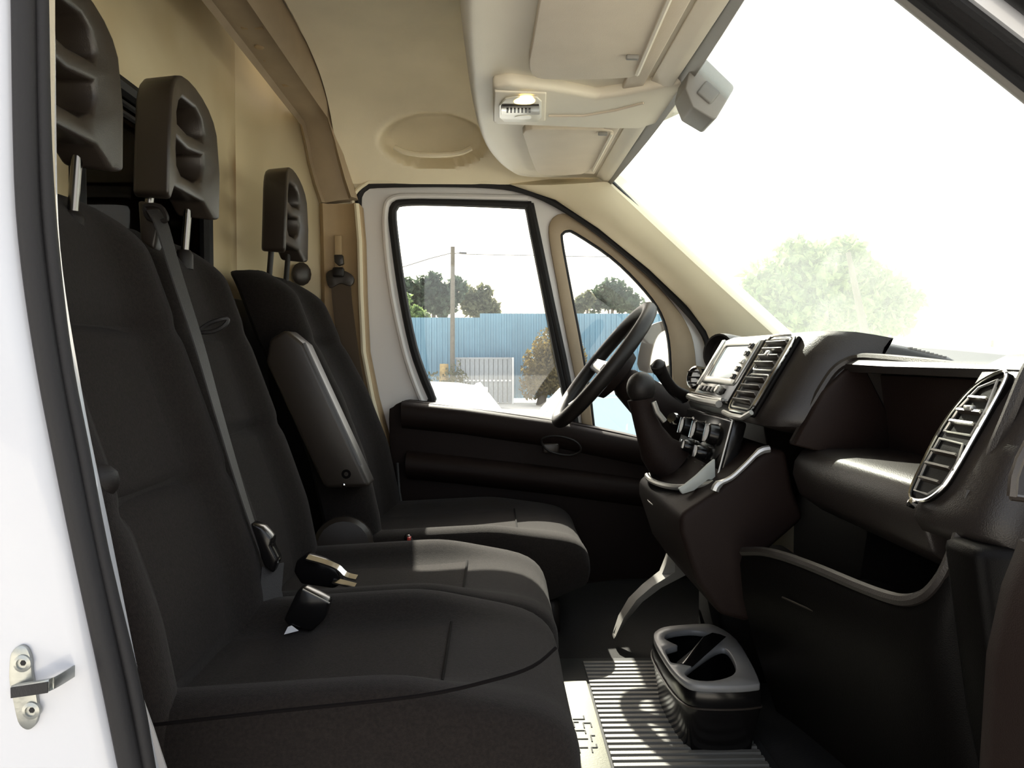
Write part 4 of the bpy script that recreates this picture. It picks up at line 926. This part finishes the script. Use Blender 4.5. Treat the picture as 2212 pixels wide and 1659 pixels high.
# ribbed mat
rm = thing('floor_mat', (.3, 1.45, FZ), 'ribbed rubber floor mat with pale logo plate in sunlight', 'mat')
m = MB(); box(m, (.29, 1.50, FZ+.004), (.38, .62, .008)); build('mat_base', m, M['matdark'], rm)
proto = None
for k in range(28):
    y = 1.22+k*.0206
    if proto is None:
        m = MB(); loft(m, [[Vector((x, y+a, FZ+b)) for a, b in ((-.0068, .007), (-.0052, .0125), (.0052, .0125), (.0068, .007))] for x in (.203, .465)]); proto = build('rib', m, M['mat'], rm)
    else:
        c = proto.copy(); COL.objects.link(c); c.parent = rm; c.location = (0, .0206*k, 0); ORG[c.name] = ORG[proto.name]
m = MB(); box(m, (.163, 1.44, FZ+.009), (.070, .46, .010)); lp = build('logo_plate', m, mat('pale_plate_rubber', (.22, .22, .175), .7, bump=.3, bscale=300), rm, bevel=.002, seg=1)
# raised strokes of the worn lettering on the plate
zs = FZ+.0145
def stroke(pts): 
    mm = MB()
    for a, b in zip(pts[:-1], pts[1:]):
        a, b = Vector(a), Vector(b); c = (a+b)/2; d = (b-a); box(mm, (c.x, c.y, zs), (max(abs(d.x), .0024), max(abs(d.y), .0024), .002))
    return mm
y0 = 1.36
glyphs = [[(.150, 0), (.150, .018), (.166, .018)], [(.150, .03), (.150, .05), (.170, .05)], [(.172, .0), (.172, .018), (.182, .018), (.182, .03)], [(.150, .062), (.150, .082), (.168, .082), (.168, .070)], [(.176, .04), (.176, .062), (.184, .062)],
          [(.150, .095), (.150, .116), (.160, .116)], [(.168, .092), (.168, .112), (.182, .112), (.182, .095)], [(.150, .128), (.172, .128), (.172, .142)]]
for gph in glyphs:
    m = stroke([(x, y0+y, 0) for x, y in gph]); build('plate_stroke', m, M['matdark'], lp)

# striker latch on the near pillar
sk = thing('door_striker', at(60, 1560, .69), 'shiny steel door striker with two screws on the white pillar', 'striker')
pl = [(26, 1436), (30, 1408), (46, 1392), (62, 1396), (72, 1420), (74, 1450), (84, 1500), (87, 1530), (84, 1556), (72, 1570), (58, 1570), (44, 1554), (34, 1510), (26, 1470)]
m = MB(); plate(m, smooth([at(x, y, .695) for x, y in pl], 3), [], (0, -.004, 0)); build('striker_plate', m, M['steel'], sk, bevel=.001, seg=1)
for x, y in ((50, 1432), (69, 1534)):
    m = MB(); lathe(m, at(x, y, .691), (0, -1, 0), [(.0075, -.002), (.0075, .002), (.0045, .003), (.0045, .0015), (.001, .0015)], 18); s_ = build('striker_screw', m, M['steel'], sk)
    m = MB(); lathe(m, at(x, y, .6895), (0, -1, 0), [(.0025, -.001), (.0025, .0005), (.0005, .0006)], 6); build('screw_socket', m, M['rubber2'], s_)
# loop: U-shaped flat bar that sticks out towards the camera side and into the door opening
m = MB(); a0 = at(24, 1493, .69); 
pts = [at(28, 1492, .69), at(100, 1482, .66), at(112, 1480, .665), at(160, 1452, .70), at(150, 1446, .715)]
ribbon(m, smooth([at(24, 1494, .688), at(66, 1488, .672), at(100, 1482, .664), at(112, 1478, .668), at(136, 1464, .684), at(158, 1450, .700)], 3, False), Vector((0, 0, .0050)), Vector((.0015, .005, 0))); build('striker_loop', m, M['steel'], sk, bevel=.001, seg=1)
m = MB(); ribbon(m, [at(24, 1496, .6865), at(66, 1490, .6705), at(104, 1484, .662)], Vector((0, 0, .0045)), Vector((.0002, -.0012, 0))); build('loop_pad', m, M['rubber'], sk)
m = MB(); ribbon(m, smooth([at(40, 1478, .692), at(90, 1460, .700), at(140, 1446, .71), at(158, 1448, .703)], 3, False), Vector((0, 0, .003)), Vector((.001, .004, 0))); build('loop_arm', m, M['steel'], sk)

# ================================================================== OUTSIDE
GZ = -1.55
m = MB(); box(m, (10, 60, GZ-.1), (260, 240, .2)); build('ground', m, M['ground'], label='pale sunlit concrete yard', kind=STR, flat=True)
# wing mirror of the driver door
wm = thing('wing_mirror', at(1418, 770, 2.82), 'dark wing mirror outside the quarter pane of the driver door', 'mirror')
arch = [(1380, 800), (1382, 750), (1396, 712), (1420, 696), (1452, 694), (1470, 720), (1474, 800), (1440, 806)]
arin = [(1404, 798), (1408, 755), (1420, 724), (1438, 712), (1456, 714), (1462, 740), (1464, 796), (1440, 800)]
m = MB(); plate(m, smooth([at(x, y, 2.80) for x, y in arch], 3), [smooth([at(x, y, 2.80) for x, y in arin], 3)], (.02, .06, 0)); build('mirror_housing', m, M['plastic'], wm, bevel=.004)
m = MB(); plate(m, smooth([at(x, y, 2.83) for x, y in arin], 3), [], (.004, .006, 0)); build('mirror_glass', m, M['car'], wm)  # painted white in place of the bright sky it would reflect
m = MB(); tube(m, [at(1446, 800, 2.82), at(1470, 850, 2.75), at(1490, 880, 2.66)], [.03, .028, .03], 10); build('mirror_arm', m, M['plastic'], wm)

# cars
def car(name, loc, yaw, label, L=3.9, Hr=1.40, hatch=True):
    o = thing(name, loc, label, 'car', 'parked white cars')
    Wd = .82; wl = .86
    def sec(x, z0, z1, w0, w1): return [Vector((x, -w0, z0)), Vector((x, -w0*1.0, (z0+z1)/2)), Vector((x, -w1, z1)), Vector((x, w1, z1)), Vector((x, w0, (z0+z1)/2)), Vector((x, w0, z0))]
    h = L/2; m = MB()
    loft(m, [sec(-h, .40, .75, Wd*.8, Wd*.75), sec(-h+.12, .22, .92, Wd*.95, Wd*.88), sec(-h+.5, .20, .97, Wd, Wd*.93), sec(0, .20, .96, Wd, Wd*.94), sec(h-1.1, .20, .92, Wd, Wd*.92), sec(h-.35, .22, .80, Wd*.97, Wd*.86), sec(h-.04, .30, .62, Wd*.85, Wd*.75), sec(h, .40, .55, Wd*.78, Wd*.7)])
    off = ORG[o.name]
    for v in m[0]: v += off
    build('car_body', m, M['car'], o, bevel=.03, seg=2)
    def gsec(x, z, w): return [Vector((x, -Wd*.93, wl)), Vector((x, -w, z)), Vector((x, w, z)), Vector((x, Wd*.93, wl))]
    rl, rr = (-h+.45 if hatch else -h+.95), h-1.75
    m = MB(); gb = [Vector((-h+.10 if hatch else -h+.55, y, wl)) for y in (-Wd*.9, Wd*.9)]; gf = [Vector((h-1.05, y, wl)) for y in (-Wd*.9, Wd*.9)]
    rb = [Vector((rl, y, Hr-.03)) for y in (-Wd*.70, Wd*.70)]; rf = [Vector((rr, y, Hr-.02)) for y in (-Wd*.70, Wd*.70)]
    add(m, [v+off for v in gb+gf+rb+rf], [(0, 1, 5, 4), (2, 6, 7, 3), (0, 4, 6, 2), (1, 3, 7, 5), (4, 5, 7, 6), (0, 2, 3, 1)]); build('car_glass', m, M['carglass'], o)
    m = MB(); loft(m, [[off+Vector((x, y*Wd*.72, z)) for y, z in ((-1, zz-.04), (-.9, zz), (-.4, zz+.035), (.4, zz+.035), (.9, zz), (1, zz-.04))] for x, zz in ((rl-.08, Hr-.05), (rl+.1, Hr-.02), ((rl+rr)/2, Hr), (rr-.1, Hr-.02), (rr+.06, Hr-.05))]); build('car_roof', m, M['car'], o)
    for s in (-1, 1):
        for a, b in ((Vector((-h+.10 if hatch else -h+.55, s*Wd*.91, wl)), Vector((rl, s*Wd*.71, Hr-.02))), (Vector((h-1.05, s*Wd*.91, wl)), Vector((rr, s*Wd*.71, Hr-.02))), (Vector((-.1, s*Wd*.93, wl)), Vector((-.15, s*Wd*.72, Hr-.02)))):
            m = MB(); tube(m, [off+a, off+(a+b)/2+Vector((0, s*.02, .02)), off+b], .04, 6); build('car_pillar', m, M['car'], o)
    for x in (-h+.75, h-.72):
        for s in (-1, 1):
            m = MB(); lathe(m, off+Vector((x, s*(Wd-.16), .30)), (0, s, 0), [(.20, 0), (.30, .01), (.30, .16), (.20, .19), (.02, .17)], 20); w_ = build('wheel', m, M['tyre'], o)
            m = MB(); lathe(m, off+Vector((x, s*(Wd+.012), .30)), (0, s, 0), [(.19, 0), (.18, .02), (.05, .03), (.01, .03)], 16); build('hubcap', m, M['silver'], w_)
    for s in (-1, 1):
        m = MB(); box(m, off+Vector((h-.14, s*.55, .62)), (.12, .26, .12)); build('headlamp', m, M['lens'], o, bevel=.02)
        m = MB(); box(m, off+Vector((-h+.10, s*.62, .78)), (.08, .14, .22)); build('tail_lamp', m, M['red'], o, bevel=.02)
    o.rotation_euler = (0, 0, yaw); return o
car('car', (-1.36, 4.55, GZ), math.pi, 'white parked car whose sloping tail shows left of the gate', 3.4, 1.38)
car('car', (2.14, 6.3, GZ), 0, 'white parked car with glass coloured like reflected sky behind the steering wheel', 3.9, 1.31)
# sunlit low wall-like kerb is left as ground

# blue corrugated fence, each sheet its own part
YF = 27.0
fe = thing('blue_fence', (2, YF, GZ), 'tall blue corrugated metal fence beyond the parked cars', 'fence')
zt = at(1000, 686, YF).z
sheet = None; SW_ = 1.08; x = -8.0; k = 0
while x < 7.2:
    if sheet is None:
        P = []
        for j in range(6):
            for dx, dy in ((0, 0), (.10, 0), (.12, -.045), (.16, -.045)):
                P.append([Vector((x+j*.18+dx, YF+dy, z)) for z in (GZ, zt)])
        P.append([Vector((x+SW_, YF, z)) for z in (GZ, zt)])
        m = MB(); grid(m, P, (0, .02, 0)); sheet = build('fence_sheet', m, M['blue'], fe, flat=True)
    else:
        c = sheet.copy(); COL.objects.link(c); c.parent = fe; c.location = (SW_*k, 0, .14 if x > -1.0 else 0); ORG[c.name] = ORG[sheet.name]
    x += SW_; k += 1
m = MB(); box(m, (.1, YF+.06, zt-.25), (16.1, .08, .08)); box(m, (.1, YF+.06, GZ+.4), (16.1, .08, .08)); build('fence_rail', m, M['blue'], fe)
# grey gate in front
YGt = 26.2; gx0, gx1 = at(985, 800, YGt).x, at(1106, 800, YGt).x; gz1 = at(1050, 772, YGt).z
gt_ = thing('grey_gate', ((gx0+gx1)/2, YGt, GZ), 'low grey sheet gate in front of the blue fence', 'gate')
nb = 12; b0 = None
for k in range(nb):
    w_ = (gx1-gx0)/nb
    if b0 is None:
        m = MB(); box(m, (gx0+w_/2, YGt, (GZ+gz1)/2), (w_*.86, .04, gz1-GZ-.06)); b0 = build('gate_board', m, M['mesh'], gt_)
    else:
        c = b0.copy(); COL.objects.link(c); c.parent = gt_; c.location = (w_*k, 0, 0); ORG[c.name] = ORG[b0.name]
m = MB(); box(m, ((gx0+gx1)/2, YGt+.05, (GZ+gz1)/2), (gx1-gx0, .02, gz1-GZ-.08)); build('gate_sheet', m, M['mesh'], gt_)
m = MB(); box(m, ((gx0+gx1)/2, YGt-.01, gz1-.03), (gx1-gx0+.05, .06, .06)); build('gate_rail', m, M['mesh'], gt_)
for k in range(14):
    m = MB(); box(m, (gx0+(gx1-gx0)*(k+.5)/14, YGt-.035, at(1050, 822, YGt).z), (.07, .03, .05)); build('gate_bolt', m, M['label'], gt_)
m = MB(); box(m, (at(1108, 800, YGt).x, YGt-.02, (GZ+gz1)/2), (.06, .08, gz1-GZ)); build('gate_post', m, M['label'], gt_)
# utility pole and wires
YPo = 26.0; pb = at(977, 835, YPo); pt_ = at(978, 533, YPo)
up = thing('utility_pole', (pb.x, YPo, GZ), 'slim weathered utility pole in front of the blue fence', 'pole')
m = MB(); tube(m, [(pb.x, YPo, GZ), (pt_.x, YPo, pt_.z)], [.085, .070], 10); build('pole_shaft', m, M['pole'], up)
m = MB(); tube(m, [at(992, 546, YPo), at(1008, 547, YPo)], .04, 8); tube(m, [at(978, 548, YPo), at(993, 546, YPo)], .015, 6); build('pole_insulator', m, M['wire'], up)
m = MB(); tube(m, [at(977, 546, YPo), at(930, 558, YPo), at(860, 580, YPo), at(760, 620, YPo)], .018, 5); tube(m, [at(1005, 549, YPo), at(1100, 551, YPo), at(1200, 553, YPo), at(1400, 556, YPo)], .014, 5); build('overhead_wire', m, M['wire'], up)
# stump with dry growth at the pole foot
def leafcloud(m, blobs, n, s, seed):
    rnd = random.Random(seed)
    tot = sum(b[1][0]*b[1][1]*b[1][2] for b in blobs)
    for c, r_ in blobs:
        k = int(n*r_[0]*r_[1]*r_[2]/tot)
        for _ in range(k):
            v = Vector((rnd.gauss(0, 1), rnd.gauss(0, 1), rnd.gauss(0, 1))).normalized()*rnd.random()**.4
            p = Vector(c)+Vector((v.x*r_[0], v.y*r_[1], v.z*r_[2]))
            a = Vector((rnd.gauss(0, 1), rnd.gauss(0, 1), rnd.gauss(0, 1))).normalized(); b = a.cross(Vector((rnd.gauss(0, 1), rnd.gauss(0, 1), rnd.gauss(0, 1)))).normalized()
            z = s*(.6+.8*rnd.random()); add(m, [p-a*z, p+b*z*.5, p+a*z, p-b*z*.5], [(0, 1, 2, 3)])
    return m
def tree(name, px, base_y, Y, blobs, n, s, mt, label, seed, cat='tree', group=None):
    b = at(px, base_y, Y); o = thing(name, (b.x, Y, GZ), label, cat, group)
    bl = []
    for x, y, rx, ry in blobs:
        c = at(x, y, Y); bl.append((c, (rx*Y/F, max(rx, ry)*Y/F*.8, ry*Y/F)))
    top = max(bl, key=lambda q: q[0].z)[0]
    m = MB(); tube(m, [(b.x, Y, GZ), ((b.x+top.x)/2, Y, (GZ+top.z)/2), (top.x, Y, top.z)], [.16, .11, .03], 7)
    for c, _ in bl: tube(m, [((b.x+top.x)/2, Y, (GZ+top.z)/2-.2), c], [.07, .02], 5)
    build('trunk', m, M['trunk'], o)
    m = MB(); leafcloud(m, bl, n, s, seed); build('foliage', m, mt, o, flat=True, kind='stuff'); return o
tree('tree', 940, 860, 34, [(932, 640, 40, 36), (895, 660, 32, 30), (960, 650, 34, 38), (936, 610, 20, 24), (985, 625, 24, 30), (880, 630, 20, 30), (910, 615, 14, 22)], 3000, .14, M['leaf_dark'], 'dark bushy tree behind the fence left of the pole', 1)
tree('tree', 1040, 860, 35, [(1030, 660, 34, 28), (1055, 668, 26, 26), (1045, 635, 20, 22), (1010, 640, 22, 26), (1072, 680, 14, 14)], 1700, .14, M['leaf_olive'], 'pale olive tree behind the fence right of the pole', 2)
tree('tree', 890, 860, 32, [(890, 676, 24, 16), (910, 684, 18, 12), (878, 650, 10, 20)], 500, .16, M['leaf_green'], 'small yellow green tree low behind the fence', 3)
tree('tree', 1315, 860, 36, [(1312, 640, 38, 30), (1345, 648, 34, 28), (1325, 618, 28, 18), (1370, 660, 24, 24), (1285, 655, 24, 22)], 2100, .14, M['leaf_dark'], 'grey green tree behind the fence through the quarter pane', 4)
tree('tree', 1262, 860, 35, [(1258, 655, 18, 16), (1270, 645, 14, 18), (1245, 668, 14, 12)], 600, .16, M['leaf_olive'], 'small olive tree behind the fence beside the window divider', 5)
tree('dry_bush', 1168, 866, 25, [(1170, 800, 46, 60), (1190, 750, 40, 46), (1150, 830, 30, 36), (1210, 800, 46, 64), (1240, 790, 30, 60)], 6500, .07, M['leaf_brown'], 'brown dry climbing bush right of the grey gate', 6, 'bush')
st_ = at(958, 815, 25.4)
sp_ = thing('stump', (st_.x, 25.4, GZ), 'short tan stump with weeds at the foot of the pole', 'stump')
m = MB(); tube(m, [(st_.x, 25.4, GZ), (st_.x+.02, 25.4, at(958, 786, 25.4).z)], [.17, .14], 9); build('stump_wood', m, mat('tan_wood', (.42, .30, .14), .9, bump=.4, bscale=20, var=.15), sp_)
m = MB(); leafcloud(m, [(at(958, 830, 25.2), (.9, .3, .5)), (at(985, 820, 25.2), (.35, .3, .6))], 420, .07, 8); build('weeds', m, M['leaf_olive'], sp_, flat=True, kind='stuff')

# big tree, leaning pole, house and hedge in front of the windscreen
tree('big_tree', 1740, 850, 30, [(1740, 610, 110, 70), (1680, 640, 90, 60), (1800, 600, 90, 70), (1640, 660, 60, 50), (1860, 620, 80, 60), (1760, 680, 140, 50), (1720, 545, 50, 36), (1820, 550, 60, 40), (1920, 640, 60, 50), (1975, 650, 34, 30), (1660, 600, 60, 40), (1900, 690, 80, 40)], 8200, .24, M['leaf_green'], 'large green tree seen through the windscreen', 11)
a, b = at(1832, 545, 26), at(1872, 735, 26)
m = MB(); tube(m, [Vector((b.x+.25, 26, GZ)), b, at(1856, 660, 26), a], [.17, .15, .12, .08], 8); build('leaning_trunk', m, M['trunk'], label='bare dark leaning trunk beside the large tree', cat='trunk')
YH = 48
ho = thing('house', (at(2010, 800, YH).x, YH, GZ), 'pale house with hipped roof beyond the large tree', 'house')
x0, x1 = at(1890, 780, YH).x, at(2120, 780, YH).x; ez = at(2000, 752, YH).z; rz = at(2000, 686, YH).z
m = MB(); box(m, ((x0+x1)/2, YH+3, (GZ+ez)/2), (x1-x0-1.0, 6, ez-GZ)); build('house_wall', m, M['wall'], ho)
m = MB(); xa, xb = at(1985, 700, YH).x, at(2035, 700, YH).x
add(m, [Vector(v) for v in ((x0-.4, YH-.6, ez), (x1+.4, YH-.6, ez), (x1+.4, YH+6.6, ez), (x0-.4, YH+6.6, ez), (xa, YH+3, rz), (xb, YH+3, rz), (x0-.4, YH-.6, ez-.15), (x1+.4, YH-.6, ez-.15), (x1+.4, YH+6.6, ez-.15), (x0-.4, YH+6.6, ez-.15))],
    [(0, 1, 5, 4), (2, 3, 4, 5), (1, 2, 5), (3, 0, 4), (0, 6, 7, 1), (1, 7, 8, 2), (2, 8, 9, 3), (3, 9, 6, 0), (6, 9, 8, 7)]); build('house_roof', m, M['roof'], ho, flat=True)
for px in (1960, 2020, 2080):
    c = at(px, 775, YH); m = MB(); box(m, (c.x, YH-.02, c.z), (.9, .08, .8)); w_ = build('house_window', m, M['carglass'], ho)
    m = MB(); box(m, (c.x, YH-.06, c.z-.45), (1.1, .12, .08)); build('window_sill', m, M['label'], w_)
tree('hedge_bush', 2085, 850, 40, [(2070, 780, 30, 16), (2095, 776, 28, 16), (2120, 786, 40, 12), (2040, 790, 40, 12)], 1500, .18, M['leaf_green'], 'low green bush in front of the pale house', 12, 'bush')
tree('hedge_bush', 2150, 850, 44, [(2140, 788, 40, 10), (2180, 792, 50, 8), (2220, 790, 40, 10)], 900, .18, M['leaf_dark'], 'low far bush right of the pale house', 13, 'bush')
m = MB(); b = at(2142, 790, 60); tube(m, [(b.x, 60, GZ), (b.x, 60, at(2142, 735, 60).z)], [.16, .10], 8); build('thin_pole', m, M['pole'], label='distant thin pole beyond the low bushes', cat='pole')
c0 = at(2230, 785, 62); m = MB(); box(m, (c0.x+1.5, 64, (GZ+c0.z)/2), (6, 4, c0.z-GZ)); fh = thing('shed', (c0.x+1.5, 64, GZ), 'far low grey roofed shed at the right edge', 'shed'); build('shed_wall', m, M['wall'], fh)
m = MB(); prism(m, [(c0.x-2, 61.6, c0.z), (c0.x-2, 66.4, c0.z), (c0.x-2, 64, c0.z+.5)], (7, 0, 0)); build('shed_roof', m, M['pole'], fh, flat=True)
